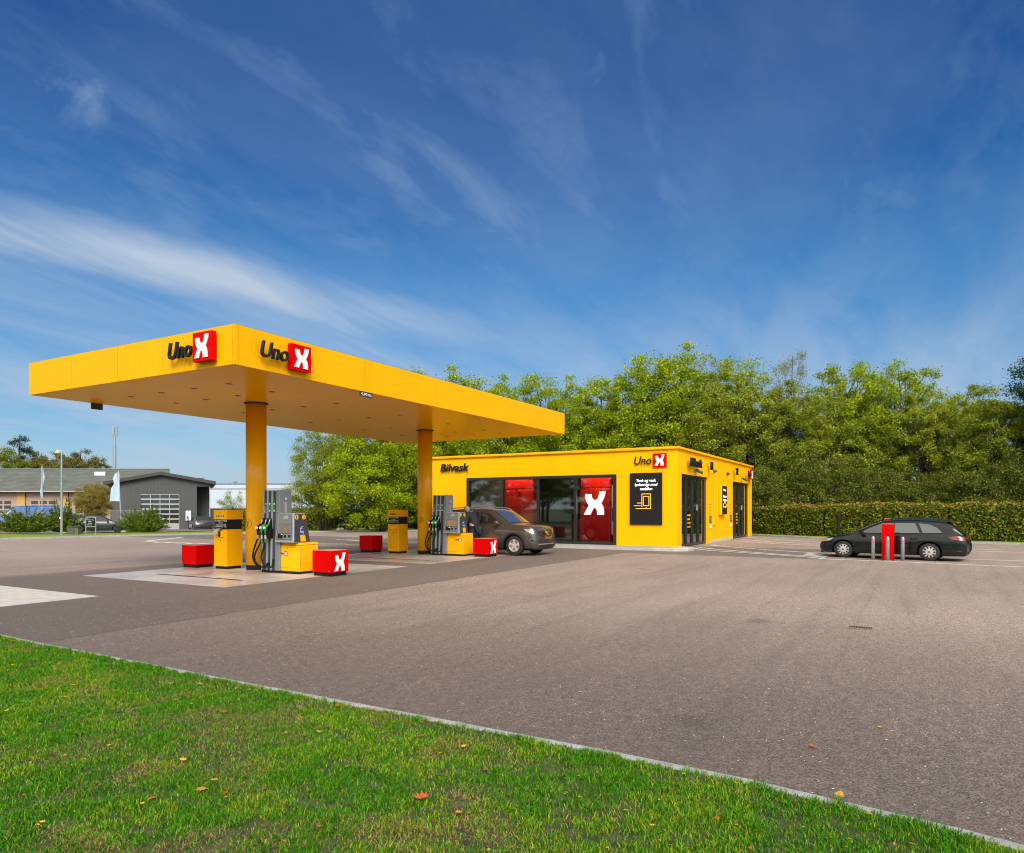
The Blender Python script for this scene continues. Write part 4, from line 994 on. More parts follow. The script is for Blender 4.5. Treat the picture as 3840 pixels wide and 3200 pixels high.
    for x in (-.077, .077): f.tube([(x, -.0, .018), (x*1.12, -.006, 0), (x, -.0, -.022)], [.008, .016, .008], 8)
    # nose, mouth, ears as one piece on the head; eyes and hair follow
    o = f.mesh('face_features', True); e = mk('face_features', f, M['skin'], body, H, smooth=True)
    f = MB()
    for x in (-.03, .03): f.lathe([(.001, -.011), (.009, -.006), (.012, 0), (.009, .006), (.001, .011)], (x, .086, .005), 'y', 10)
    mk('eyes', f, M['white'], body, H)
    rs = np.random.RandomState(3); b = MB(); vs = []
    for i in range(rows):
        ph = math.pi*.66*i/(rows-1); z = .126*math.cos(ph)+.004
        for k in range(n):
            a = 2*math.pi*k/n; fr = 1 if math.sin(a) < .45 or z > .055 else .93
            j = 1+rs.uniform(-.05, .06); vs.append((.087*math.sin(ph)**.8*math.cos(a)*j*fr, .106*math.sin(ph)**.8*math.sin(a)*j*fr, z*j))
    b.add(vs, [(i*n+k, i*n+(k+1) % n, (i+1)*n+(k+1) % n, (i+1)*n+k) for i in range(rows-1) for k in range(n) if not (i > 5 and math.sin(2*math.pi*(k+.5)/n) > .3)])
    mk('hair', b, M['hair'], body, H, smooth=True)
    b = MB(); b.tube([(-.085, .13, 1.47), (-.06, .09, 1.50), (0, .075, 1.51), (.06, .09, 1.50), (.085, .13, 1.47), (.07, .2, 1.455), (-.07, .2, 1.455), (-.085, .13, 1.47)], .03, 8); mk('collar', b, M['collar'], body, smooth=True)
build_person()

# ================================================================== RIGHT-HAND FURNITURE
def bollard():
    t = thing('bollard', (24.47, 1.09, 0), 'galvanised bollard on the far left of the three, before the black estate car', 'bollard', 'steel bollards by the red post')
    b = MB(); b.lathe([(.052, 0), (.052, .66), (.048, .70), (.034, .735), (.012, .75)], n=20); p = mk('post', b, M['steel'], t, Matrix.Translation((24.47, 1.09, 0)), smooth=True)
    b = MB()
    for z in (.55, .60, .64): b.lathe([(.0525, z), (.0535, z+.004), (.0535, z+.008), (.0525, z+.012)], n=20)
    mk('groove', b, M['red'], p)
    b = MB(); b.box(24.39, 1.0, .005, 24.55, 1.18, .02); mk('foot_plate', b, M['steel'], t)
    return t
bo = bollard()
dup(bo, (24.40, .69, 0), label='galvanised bollard standing in front of the red post')
dup(bo, (24.42, .285, 0), label='galvanised bollard nearest the rear door of the black estate car')
def red_post(loc, label, h):
    t = thing('access_terminal', loc, label, 'terminal post', 'red terminal posts beside the wash lanes')
    x, y, _ = loc; b = MB(); b.box(x-.12, y-.168, .004, x+.12, y+.168, h); p = mk('housing', b, M['red'], t, bevel=.008)
    b = MB(); b.box(x+.1201, y-.12, .75, x+.13, y+.12, 1.02); mk('keypad', b, M['black'], p)
    b = MB(); b.box(x-.125, y-.175, h+.001, x+.13, y+.175, h+.012); mk('cap', b, paint('weathered red top', (.55, .25, .17), .6), p)
red_post((24.72, .69, 0), 'tall plain red post in front of the black estate car', 1.12)
red_post((28.6, .735, 0), 'red post mostly hidden behind the roof of the black estate car', 1.235)
p = Vector((31.6, 2.45, 0)); 
t = thing('lamp_bollard', at(3144.6, 33.0), 'black round bollard light in front of the hedge, beyond the estate car bonnet', 'bollard light')
q = t.location; b = MB(); b.lathe([(.075, 0), (.075, 1.30)], n=18); mk('post', b, M['black'], t, Matrix.Translation(q))
b = MB(); b.lathe([(.07, 1.30), (.07, 1.38)], n=18); mk('lens', b, M['blackmet'], t, Matrix.Translation(q)); b = MB(); b.lathe([(.078, 1.381), (.078, 1.42)], n=18); mk('cap', b, M['black'], t, Matrix.Translation(q))
# drain grate
gx, gy = 10.5, .62
t = thing('drain_grate', (gx, gy, 0), 'small rusty drain grate set flush in the asphalt on the right', 'drain')
b = MB(); b.box(gx-.1, gy-.15, .004, gx+.1, gy+.15, .008); mk('pit', b, M['black'], t)
b = MB(); b.box(gx-.11, gy-.16, .0045, gx-.09, gy+.16, .012); b.box(gx+.09, gy-.16, .0045, gx+.11, gy+.16, .012)
b.box(gx-.09, gy-.16, .0045, gx+.09, gy-.14, .012); b.box(gx-.09, gy+.14, .0045, gx+.09, gy+.16, .012)
for k in range(9): y = gy-.12+k*.030; b.box(gx-.09, y-.004, .0045, gx+.09, y+.004, .009)
mk('grate', b, paint('rusty iron', (.26, .21, .17), .8, var=.5, scale=30), t)

# ================================================================== GROUND
KN = [(5.6, 40), (4.9, 16), (4.47, 9.91), (4.40, 7.69), (4.35, 5.98), (4.32, 4.41), (4.30, 3.0), (4.28, 1.78), (4.24, .94), (4.16, .16), (4.05, -.43), (3.8, -1.5), (3.4, -3), (2.2, -7), (-3, -20)]
KF = [(-10, 55), (8, 46), (18.47, 41.02), (23.6, 39.6), (29.1, 37.6), (35.0, 35.2), (39.0, 32.6), (42.6, 28.6), (44.6, 24), (45.0, 14), (43.8, 9.2), (42.6, 7.4), (40.6, 4.6), (39.4, 2.0), (38.6, -.6), (38.1, -3.5), (37.8, -7), (37.4, -14), (37, -45)]
def resample(p, step):
    p = [Vector((a, b, 0)) for a, b in p]; out = []
    # smooth by catmull-rom then step
    fine = []
    for i in range(len(p)-1):
        p0, p1, p2, p3 = p[max(i-1, 0)], p[i], p[i+1], p[min(i+2, len(p)-1)]
        for q in range(24):
            u = q/24; fine.append(.5*((2*p1)+(p2-p0)*u+(2*p0-5*p1+4*p2-p3)*u*u+(3*p1-p0-3*p2+p3)*u**3))
    fine.append(p[-1]); out = [fine[0]]; acc = 0
    for a, b in zip(fine, fine[1:]):
        acc += (b-a).length
        if acc >= step: out.append(b); acc = 0
    return out
kn, kf = resample(KN, 1.0), resample(KF, 1.0)
def slope(x, y):
    s = (x-18.5)*.418+(y-41)*.908
    return -.022*max(0, min(s, 60)) if x < 75 else -.022*max(0, min(s, 60))
# base terrain
g = [-400, -150, -60, -20, 0, 10, 20, 30, 35, 40, 45, 50, 55, 60, 65, 70, 75, 80, 90, 100, 130, 200, 400]
g = [-2500]+g+[2500]
b = MB(); b.add([(x, y, -.12+slope(x, y)) for y in g for x in g], [(j*len(g)+i, j*len(g)+i+1, (j+1)*len(g)+i+1, (j+1)*len(g)+i) for j in range(len(g)-1) for i in range(len(g)-1)])
M['earth'] = paint('field ground', (.06, .10, .02), .95, var=.3, scale=.1)
struct('ground', b, M['earth'])

def asphalt():
    m, nt, b = nmat('worn asphalt'); co = coords(nt); sp = nt.nodes.new('ShaderNodeSeparateXYZ'); L(nt, co, sp.inputs[0])
    x, y = sp.outputs[0], sp.outputs[1]
    big = noise(nt, co, .12, 5, .6); mid = noise(nt, scaled(nt, co, (.35, 1.4, 1), (0, 0, R(8))), .8, 5, .6); fine = noise(nt, co, 55, 3, .7)
    wob = noise(nt, co, 1.2, 5, .7)
    base = ramp(nt, mid, [(.25, (.25, .195, .160)), (.75, (.45, .356, .298))])
    base = mixc(nt, .5, base, ramp(nt, big, [(.3, (.27, .21, .172)), (.7, (.46, .366, .306))]))
    def step(v, a, wd=.04):
        n = nt.nodes.new('ShaderNodeMapRange'); L(nt, v, n.inputs[0]); n.inputs[1].default_value = a-wd; n.inputs[2].default_value = a+wd; return n.outputs[0]
    yw = math_(nt, 'ADD', y, math_(nt, 'MULTIPLY_ADD', wob, .35, -.17)); xw = math_(nt, 'ADD', x, math_(nt, 'MULTIPLY_ADD', wob, .5, -.25))
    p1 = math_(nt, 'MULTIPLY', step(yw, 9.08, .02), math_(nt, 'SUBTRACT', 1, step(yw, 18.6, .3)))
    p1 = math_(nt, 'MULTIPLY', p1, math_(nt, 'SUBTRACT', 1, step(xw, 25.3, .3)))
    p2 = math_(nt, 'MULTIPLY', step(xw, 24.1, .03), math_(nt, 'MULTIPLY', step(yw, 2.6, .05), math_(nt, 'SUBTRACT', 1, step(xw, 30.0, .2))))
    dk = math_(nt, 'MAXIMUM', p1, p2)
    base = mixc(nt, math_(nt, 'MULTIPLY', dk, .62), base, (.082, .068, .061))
    # near-to-far brightness falloff painted into the base colour, darkest along the lawn
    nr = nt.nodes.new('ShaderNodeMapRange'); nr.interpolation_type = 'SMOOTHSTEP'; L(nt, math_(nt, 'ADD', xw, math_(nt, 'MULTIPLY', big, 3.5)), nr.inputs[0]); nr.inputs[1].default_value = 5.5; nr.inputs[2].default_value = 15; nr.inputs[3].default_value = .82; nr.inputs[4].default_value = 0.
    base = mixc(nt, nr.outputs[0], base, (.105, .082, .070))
    # long dragged tyre traces
    tr = nt.nodes.new('ShaderNodeTexNoise'); L(nt, scaled(nt, co, (.05, 1.2, 1), (0, 0, R(-14))), tr.inputs['Vector']); tr.inputs['Scale'].default_value = 2.2; tr.inputs['Detail'].default_value = 6; tr.inputs['Distortion'].default_value = .6
    trf = ramp(nt, tr.outputs[0], [(.50, 0.), (.72, .24)]); base = mixc(nt, trf, base, (.09, .075, .068))
    # oil drips
    vo = nt.nodes.new('ShaderNodeTexVoronoi'); L(nt, co, vo.inputs['Vector']); vo.inputs['Scale'].default_value = .55; vc = nt.nodes.new('ShaderNodeSeparateColor'); L(nt, vo.outputs['Color'], vc.inputs[0])
    od = math_(nt, 'ADD', vo.outputs['Distance'], math_(nt, 'MULTIPLY_ADD', noise(nt, co, 4, 4, .7), .16, -.08))
    of = math_(nt, 'MULTIPLY', ramp(nt, od, [(.05, .55), (.13, 0.)]), math_(nt, 'GREATER_THAN', vc.outputs[0], .72)); base = mixc(nt, of, base, (.075, .06, .052))
    # seam through the drain
    sl = math_(nt, 'ABSOLUTE', math_(nt, 'SUBTRACT', math_(nt, 'ADD', y, math_(nt, 'MULTIPLY_ADD', wob, .25, -.12)), .68))
    sf = math_(nt, 'MULTIPLY', math_(nt, 'LESS_THAN', sl, .022), ramp(nt, noise(nt, co, 5, 3), [(.45, 0.), (.65, .42)])); sf = math_(nt, 'MULTIPLY', sf, math_(nt, 'LESS_THAN', x, 20))
    base = mixc(nt, sf, base, (.08, .068, .06))
    s2 = math_(nt, 'MULTIPLY', math_(nt, 'LESS_THAN', math_(nt, 'ABSOLUTE', math_(nt, 'SUBTRACT', yw, 9.08)), .03), math_(nt, 'LESS_THAN', x, 25)); base = mixc(nt, math_(nt, 'MULTIPLY', s2, .55), base, (.05, .04, .036))
    # aggregate: dark pits and pale stones
    v = nt.nodes.new('ShaderNodeTexVoronoi'); L(nt, co, v.inputs['Vector']); v.inputs['Scale'].default_value = 42
    sc_ = nt.nodes.new('ShaderNodeSeparateColor'); L(nt, v.outputs['Color'], sc_.inputs[0])
    near = math_(nt, 'LESS_THAN', v.outputs['Distance'], math_(nt, 'MULTIPLY', sc_.outputs[1], .36))
    st = math_(nt, 'MULTIPLY', near, math_(nt, 'GREATER_THAN', sc_.outputs[0], .975))
    base = mixc(nt, math_(nt, 'MULTIPLY', ramp(nt, fine, [(.38, .75), (.55, 0.)]), .75), base, (.055, .045, .04))
    v2 = nt.nodes.new('ShaderNodeTexVoronoi'); L(nt, co, v2.inputs['Vector']); v2.inputs['Scale'].default_value = 110
    s3 = nt.nodes.new('ShaderNodeSeparateColor'); L(nt, v2.outputs['Color'], s3.inputs[0])
    base = mixc(nt, 1., base, math_(nt, 'MULTIPLY_ADD', s3.outputs[0], .75, .68), 'MULTIPLY')
    gr = noise(nt, co, 11, 7, .75); base = mixc(nt, 1., base, math_(nt, 'MULTIPLY_ADD', ramp(nt, gr, [(.3, 0.), (.7, 1.)]), .62, .72), 'MULTIPLY')
    base = mixc(nt, math_(nt, 'GREATER_THAN', s3.outputs[1], .82), base, (.07, .058, .052))
    base = mixc(nt, st, base, (.62, .60, .56))
    L(nt, base, b.inputs['Base Color']); b.inputs['Roughness'].default_value = .72; b.inputs['Specular IOR Level'].default_value = .4
    bp = nt.nodes.new('ShaderNodeBump'); bp.inputs['Strength'].default_value = .35; bp.inputs['Distance'].default_value = .006
    L(nt, math_(nt, 'ADD', noise(nt, co, 90, 3), math_(nt, 'MULTIPLY', mid, 2)), bp.inputs['Height']); L(nt, bp.outputs[0], b.inputs['Normal'])
    return m
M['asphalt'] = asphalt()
poly = [(v.x, v.y) for v in reversed(kn)] + [(v.x, v.y) for v in kf]
b = MB(); b.add([(x, y, 0) for x, y in poly], [tuple(range(len(poly)))])
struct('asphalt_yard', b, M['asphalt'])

def strip(b, pts, w, z):
    pts = [Vector((p[0], p[1], z)) for p in pts]; q = []
    for i, p in enumerate(pts):
        t = (pts[min(i+1, len(pts)-1)]-pts[max(i-1, 0)]).normalized(); n = Vector((-t.y, t.x, 0))
        q += [p+n*w/2, p-n*w/2]
    b.add(q, [(2*i, 2*i+1, 2*i+3, 2*i+2) for i in range(len(pts)-1)])
def worn_white():
    m, nt, b = nmat('worn road paint'); co = coords(nt)
    f = ramp(nt, noise(nt, co, 14, 6, .7), [(.48, 0.), (.66, .5)])
    L(nt, mixc(nt, f, (.85, .83, .79), (.42, .38, .34)), b.inputs['Base Color']); b.inputs['Roughness'].default_value = .7; return m
M['roadpaint'] = worn_white()
b = MB(); z = .0045
for pts in ([(31.24, 7.74), (30.6, 7.3), (30.01, 6.7), (28.45, 4.74), (27.7, 3.5), (27.4, 2.4), (26.95, 1.74), (26.7, .55), (26.5, -.72), (26.4, -1.98), (26.4, -10)],
            [(29.21, 7.84), (28.7, 7.4), (28.07, 6.85), (26.94, 5.37), (25.99, 3.98), (25.63, 3.21)],
            [(28.29, 7.72), (27.6, 7.3), (27.01, 6.69), (26.3, 5.26), (25.5, 3.9), (25.0, 3.0), (24.40, 2.55), (24.25, 2.3), (24.2, 1.2), (24.06, .14), (23.73, -1.78), (23.3, -8)],
            [(35.97, 7.75), (33.84, 5.56), (33.0, 3.5), (32.2, 1), (31.6, -1.7), (31.6, -10)],
            [(37.74, 7.85), (35.46, 5.83), (34.21, 3.62), (33.4, 1), (33, -3)], [(40.2, 8.1), (38.0, 5.85), (36.6, 3.91), (35.8, 1)],
            [(27.76, 25.83), (29.28, 24.43)], [(27.13, 25.24), (26.37, 22.96)], [(23.26, 21.65), (24.57, 19.36)], [(23.79, 23.84), (24.31, 22.62)], [(27.1, 25.95), (26.6, 23.9), (27.12, 20.81)], [(22.41, 22.45), (23.56, 21.17)]):
    strip(b, pts, .11, z); z += .0002
struct('road_markings', b, M['roadpaint'])
b = MB()
for k in range(6):
    y = 28.1+.78*k; b.add([(20.55, y-.25, .005), (20.55, y+.25, .005), (21.35, y, .005)], [(0, 1, 2)])
for k in range(5):
    x = 21.2+.75*k; y = 33.0+.52*k; b.add([(x, y, .005), (x+.55, y+.36, .005), (x+.75, y+.12, .005), (x+.2, y-.22, .005)], [(0, 1, 2, 3)])
struct('yield_markings', b, M['roadpaint'])
m, nt, bs = nmat('painted ground panel'); co = coords(nt)
f = ramp(nt, noise(nt, scaled(nt, co, (7, 3.2, 1)), 1.6, 2, .5), [(.5, 0.), (.53, .8)])
L(nt, mixc(nt, f, (.6, .58, .54), (.17, .15, .14)), bs.inputs['Base Color']); bs.inputs['Roughness'].default_value = .7
b = MB(); b.add([(27.45, 3.3, .0075), (25.80, 3.3, .0075), (24.75, 2.5, .0075), (26.2, 2.48, .0075)], [(0, 1, 2, 3)]); struct('painted_ground_panel', b, m)

def slabmat():
    m, nt, b = nmat('forecourt concrete'); co = coords(nt)
    n = noise(nt, co, .9, 6, .6); col = ramp(nt, n, [(.3, (.36, .32, .28)), (.7, (.56, .52, .47))])
    wet = ramp(nt, noise(nt, co, .55, 4, .5), [(.40, 0.), (.62, 1.)])
    st = ramp(nt, noise(nt, co, 2.3, 6, .75), [(.55, 0.), (.72, .45)])
    col = mixc(nt, st, col, (.20, .15, .10)); col = mixc(nt, math_(nt, 'MULTIPLY', wet, .3), col, (.25, .2, .16))
    L(nt, col, b.inputs['Base Color'])
    r = math_(nt, 'MULTIPLY_ADD', wet, -.26, .48); L(nt, r, b.inputs['Roughness']); b.inputs['Specular IOR Level'].default_value = .7
    bump(nt, b, noise(nt, co, 5, 5), .06, .004); return m
M['slab'] = slabmat()
for (x0, x1, y0, y1) in ((9.5, 15.45, 12.15, 17.22), (16.5, 22.6, 12.13, 17.25)):
    b = MB(); b.box(x0, y0, -.02, x1, y1, .004); struct('concrete_slab', b, M['slab'])
b = MB(); b.box(1.5, 12.92, -.02, 7.42, 17.2, .004); struct('concrete_slab', b, M['conclight'])
for xx in (10.62, 17.57):
    b = MB(); b.box(xx-.045, 12.97, .0045, xx+.045, 16.0, .008)
    tag(mk('channel_drain', b, M['black']), 'narrow black slot drain in the concrete slab '+('left of the first pump' if xx < 12 else 'left of the pump marked 3'), 'drain', 'slot drains in the pump slabs')

# kerbs
def kerb(name, pts, w, h, mat, side=0., seg=1, z0=-.05, jz=0.):
    b = MB(); g = .004
    for a, c in zip(pts, pts[1:]):
        t = (c-a).normalized(); n = Vector((-t.y, t.x, 0)); a2, c2 = a+t*g, c-t*g
        n0, n1 = n*(side-w/2), n*(side+w/2); ch = .012
        zz = h+random.uniform(-jz, jz)
        vs = []
        for p in (a2, c2): vs += [(p+n0)+Vector((0, 0, z0)), (p+n0)+Vector((0, 0, zz-ch)), (p+n0*(1-ch*2/w) if side == 0 else p+n0+n*ch)+Vector((0, 0, zz)), (p+n1*(1-ch*2/w) if side == 0 else p+n1-n*ch)+Vector((0, 0, zz)), (p+n1)+Vector((0, 0, zz-ch)), (p+n1)+Vector((0, 0, z0))]
        b.add(vs, [(i, i+1, i+7, i+6) for i in range(5)]+[(0, 1, 2, 3, 4, 5), (11, 10, 9, 8, 7, 6), (5, 0, 6, 11)])
    return struct(name, b, mat)
kerb('lawn_edging', kn, .060, .024, M['concrete'], jz=.003)
kerb('far_kerb', kf, .2, .085, M['concrete'], jz=.002)
b = MB(); b.box(25.95, 8.05, -.02, 27.745, 20.3, .07); struct('wall_pavement', b, M['concrete'])
b = MB(); b.box(25.8, 8.6, -.02, 25.945, 20.3, .09); struct('wall_kerb', b, M['conclight'])
b = MB(); b.prism([(25.75, 8.595), (25.8, 7.75), (26.2, 7.35), (26.9, 7.3), (27.45, 7.75), (27.45, 8.04), (25.94, 8.04), (25.94, 8.595)], lambda u, v, d: (u, v, d), -.02, .11); struct('kerb_end', b, M['conclight'], bevel=.02)

# lawns beyond the kerb
def lawnmat(name, c0, c1, sc_=1.):
    m, nt, b = nmat(name); co = coords(nt); n = noise(nt, co, 1.2*sc_, 6, .65); n2 = noise(nt, co, 30, 3)
    col = ramp(nt, n, [(.3, c0), (.7, c1)]); col = mixc(nt, math_(nt, 'MULTIPLY', n2, .5), col, tuple(x*.5 for x in c0))
    L(nt, col, b.inputs['Base Color']); b.inputs['Roughness'].default_value = .95; bump(nt, b, n2, .8, .03); return m
M['farlawn'] = lawnmat('yellow green lawn', (.14, .24, .0), (.27, .33, .01))  # yellow-green grass colour, varied by noise
M['litter'] = lawnmat('leaf litter', (.03, .035, .01), (.07, .07, .02))
def bank(pts, dists, off=0., slopez=True):
    b = MB(); vs = []; m_ = len(dists)
    for i, p in enumerate(pts):
        t = (pts[min(i+1, len(pts)-1)]-pts[max(i-1, 0)]).normalized(); n = Vector((-t.y, t.x, 0))
        for d in dists:
            q = p+n*d; vs.append((q.x, q.y, .083+off+slope(q.x, q.y)))
    b.add(vs, [(i*m_+k, i*m_+k+1, (i+1)*m_+k+1, (i+1)*m_+k) for i in range(len(pts)-1) for k in range(m_-1)]); return b
struct('far_lawn', bank(kf, [.11, .6, 1.5, 3, 6, 10, 15, 20, 27]), M['farlawn'])
b = MB(); o = MB()
yd = [at(u, d, 0) for u, d in ((-300, 59.5), (700, 57.5), (800, 62), (1010, 66), (1010, 100), (-300, 100))]
b.add([(p.x, p.y, slope(p.x, p.y)+.125) for p in yd], [tuple(range(6))]); struct('garage_yard', b, paint('yard paving', (.17, .13, .11), .9, var=.2, scale=1.))
# leaf litter strip under the hedge and trees on the right
right = [p for p in kf if p.y < 8.5 and p.y > -44]
struct('hedge_bed', bank(right, [1.35, 3, 8, 16, 26, 34], .004), M['litter'])

# ------------------------------------------------------------------ near lawn
soil = paint('mossy soil', (.05, .055, .015), .95, var=.6, scale=9, bmp=.8)
poly = [(v.x-.035, v.y) for v in kn]+[(-25, -20), (-25, 40)]
b = MB(); b.add([(x, y, .008) for x, y in poly], [tuple(range(len(poly)))]); struct('verge_soil', b, soil)
def leafmat(name, stops, trans=.35, rough=.5, patch=None, spec=.25):
    m, nt, b = nmat(name); nt.nodes.remove(b); out = nt.nodes['Material Output']
    ge = nt.nodes.new('ShaderNodeNewGeometry'); col = ramp(nt, ge.outputs['Random Per Island'], stops)
    if patch:
        n = noise(nt, coords(nt), patch[0], 3); col = mixc(nt, ramp(nt, n, [(.4, 0.), (.62, patch[2])]), col, patch[1])
    p = N(nt, 'ShaderNodeBsdfPrincipled', Roughness=rough); p.inputs['Specular IOR Level'].default_value = spec; L(nt, col, p.inputs['Base Color'])
    t = nt.nodes.new('ShaderNodeBsdfTranslucent'); L(nt, col, t.inputs[0])
    mx = nt.nodes.new('ShaderNodeMixShader'); mx.inputs[0].default_value = trans
    L(nt, p.outputs[0], mx.inputs[1]); L(nt, t.outputs[0], mx.inputs[2]); L(nt, mx.outputs[0], out.inputs[0]); return m
M['grass1'] = leafmat('grass blade', [(0, (.022, .125, .002)), (.5, (.05, .235, .003)), (1, (.13, .38, .006))], .35)
M['grass2'] = leafmat('lime grass blade', [(0, (.22, .38, .004)), (1, (.42, .50, .02))], .35)
M['grass3'] = leafmat('dry grass blade', [(0, (.26, .19, .06)), (.6, (.44, .32, .13)), (1, (.16, .10, .045))], .3)
def vnoise(x, y, s, seed):
    rs = np.random.RandomState(seed); G = rs.rand(64, 64); x = x*s+100; y = y*s+100
    xi, yi = np.floor(x).astype(int), np.floor(y).astype(int); fx, fy = x-xi, y-yi; fx = fx*fx*(3-2*fx); fy = fy*fy*(3-2*fy)
    g = lambda a, b_: G[a % 64, b_ % 64]
    return (g(xi, yi)*(1-fx)+g(xi+1, yi)*fx)*(1-fy)+(g(xi, yi+1)*(1-fx)+g(xi+1, yi+1)*fx)*fy
def kx(y):
    ys = np.array([p.y for p in reversed(kn)]); xs = np.array([p.x for p in reversed(kn)]); return np.interp(y, ys, xs)
def grass():
    rs = np.random.RandomState(5)
    n = 1050000
    y = rs.uniform(-3.0, 14.5, n); x = kx(y)-.03-rs.uniform(0, 3.9, n)
    d = x*CA+y*SA; r = x*SA-y*CA
    # keep what the place shows plus a margin all round
    keep = (d > 2.2) & (np.abs(r) < d*.73+1.0)
    x, y, d = x[keep], y[keep], d[keep]
    tuft = vnoise(x, y, 9, 1)*.55+vnoise(x, y, 23, 2)*.45
    bare = vnoise(x, y, 2.4, 3)*.5+vnoise(x, y, 7, 4)*.5
    keep = rs.rand(len(x)) < np.clip(1.9*(tuft-.12)*(1.2-.8*np.clip((bare-.60)*7, 0, 1)), .26, 1); x, y, tuft, bare, d = x[keep], y[keep], tuft[keep], bare[keep], d[keep]
    edge = (kx(y)-x) < .16
    dry = vnoise(x, y, 1.1, 7)*.5+vnoise(x, y, 3.7, 8)*.5
    n = len(x); h = (.014+.030*tuft*rs.uniform(.5, 1.6, n))*(1+edge*.35); w = rs.uniform(.0013, .0026, n)*(1+d*.06)
    typ = np.where(rs.rand(n) < np.clip((dry-.42)*2.4, .07, .62), 2, np.where(rs.rand(n) < .10+.25*(vnoise(x, y, 2.3, 9) > .6), 1, 0))
    h = np.where(typ == 2, h*.72, h)
    a = rs.uniform(0, 2*np.pi, n); lean = rs.uniform(.15, 1.1, n)+(typ == 2)*.6; la = rs.uniform(0, 2*np.pi, n)
    dx, dy = np.cos(a)*w, np.sin(a)*w; lx, ly = np.cos(la)*lean*h, np.sin(la)*lean*h
    z0 = .006
    P = np.empty((n, 5, 3)); P[:, 0] = np.c_[x-dx, y-dy, np.full(n, z0)]; P[:, 1] = np.c_[x+dx, y+dy, np.full(n, z0)]
    P[:, 2] = np.c_[x+dx*.8+lx*.35, y+dy*.8+ly*.35, z0+h*.6]; P[:, 3] = np.c_[x-dx*.8+lx*.35, y-dy*.8+ly*.35, z0+h*.6]
    P[:, 4] = np.c_[x+lx, y+ly, z0+h*np.clip(1.1-.35*lean, .35, 1)]
    i = np.arange(n)*5; F = np.empty((n*3, 3), int)
    F[0::3] = np.c_[i, i+1, i+2]; F[1::3] = np.c_[i, i+2, i+3]; F[2::3] = np.c_[i+3, i+2, i+4]
    me = np_mesh('grass', P.reshape(-1, 3), F); me.polygons.foreach_set('material_index', np.repeat(typ, 3).astype(np.int32))
    tag(mk('grass', me, [M['grass1'], M['grass2'], M['grass3']]), 'short green lawn grass with dry straw patches in the foreground', 'grass', kind='stuff')
grass()
def fallen():
    rs = np.random.RandomState(11); b = MB()
    out = [(.0, 1.0), (.18, .5), (.55, .75), (.45, .25), (.95, .2), (.5, -.1), (.6, -.55), (.15, -.35), (0, -.8), (-.15, -.35), (-.6, -.55), (-.5, -.1), (-.95, .2), (-.45, .25), (-.55, .75), (-.18, .5)]
    oval = [(0, 1), (.35, .6), (.5, .1), (.35, -.5), (0, -.9), (-.35, -.5), (-.5, .1), (-.35, .6)]
    def leaf(x, y, z, s, m_):
        sh = out if rs.rand() < .5 else oval; a = rs.uniform(0, 6.28); c = rs.uniform(-1.2, 2.2); tl = rs.uniform(-.5, .5); b.cur = m_
        vs = [(0, 0, 0)]+[(u, v, c*.3*(u*u+v*v)+.25*tl*u) for u, v in sh]; ca, sa = math.cos(a), math.sin(a)
        b.add([(x+s*(u*ca-v*sa), y+s*(u*sa+v*ca), z+s*(w+.15)) for u, v, w in vs], [(0, k+1, (k+1) % len(sh)+1) for k in range(len(sh))])
    for k in range(900):
        y = rs.uniform(-1.2, 12); x = float(kx(y))-rs.uniform(.05, 3.6); leaf(x, y, .03, rs.choice([.007, .011, .017, .028], p=[.4, .35, .17, .08]), rs.randint(0, 4))
    for k in range(230):
        x, y = rs.uniform(5, 40), rs.uniform(-9, 30); leaf(x, y, .006, rs.uniform(.015, .04), rs.randint(0, 4))
    for k in range(420):
        x, y = 29.8+rs.randn()*2.6, 6.0+rs.randn()*.9
        if y < 8.1: leaf(x, y, .006, rs.uniform(.015, .045), rs.randint(0, 3))
    for k in range(500):
        p = kf[rs.randint(4, len(kf)-10)]; leaf(p.x+rs.randn()*.8, p.y+rs.randn()*.8, .006 if rs.rand() < .6 else .14, rs.uniform(.02, .05), rs.randint(0, 4))
    for x, y, s, m_ in ((3.05, 2.3, .055, 3), (2.55, 3.45, .04, 0), (3.0, 1.15, .03, 1), (3.9, 2.95, .045, 2), (4.2, .35, .05, 0), (3.6, 3.6, .03, 0)): leaf(x, y, .035, s, m_)
    cols = [('ochre leaf', (.45, .22, .03)), ('yellow leaf', (.62, .36, .03)), ('brown leaf', (.20, .08, .03)), ('rust leaf', (.40, .09, .02))]
    tag(mk('fallen_leaves', b, [paint(n, c, .7, var=.3, scale=50) for n, c in cols]), 'scattered brown and yellow autumn leaves on lawn and asphalt', 'leaves', kind='stuff')
    b = MB()
    for k in range(2600):
        y = rs.uniform(-8, 12); x = float(kx(y))+abs(rs.randn())*4+.08; s = rs.uniform(.002, .0065); 
        b.add([(x-s, y, 0), (x, y-s*.8, 0), (x+s, y, 0), (x, y+s*.8, 0), (x, y, s*.9)], [(0, 1, 4), (1, 2, 4), (2, 3, 4), (3, 0, 4)])
    tag(mk('loose_gravel', b, paint('pale grit', (.5, .47, .43), .8, var=.4, scale=90)), 'loose pale grit scattered over the asphalt near the lawn edge', 'gravel', kind='stuff')
fallen()

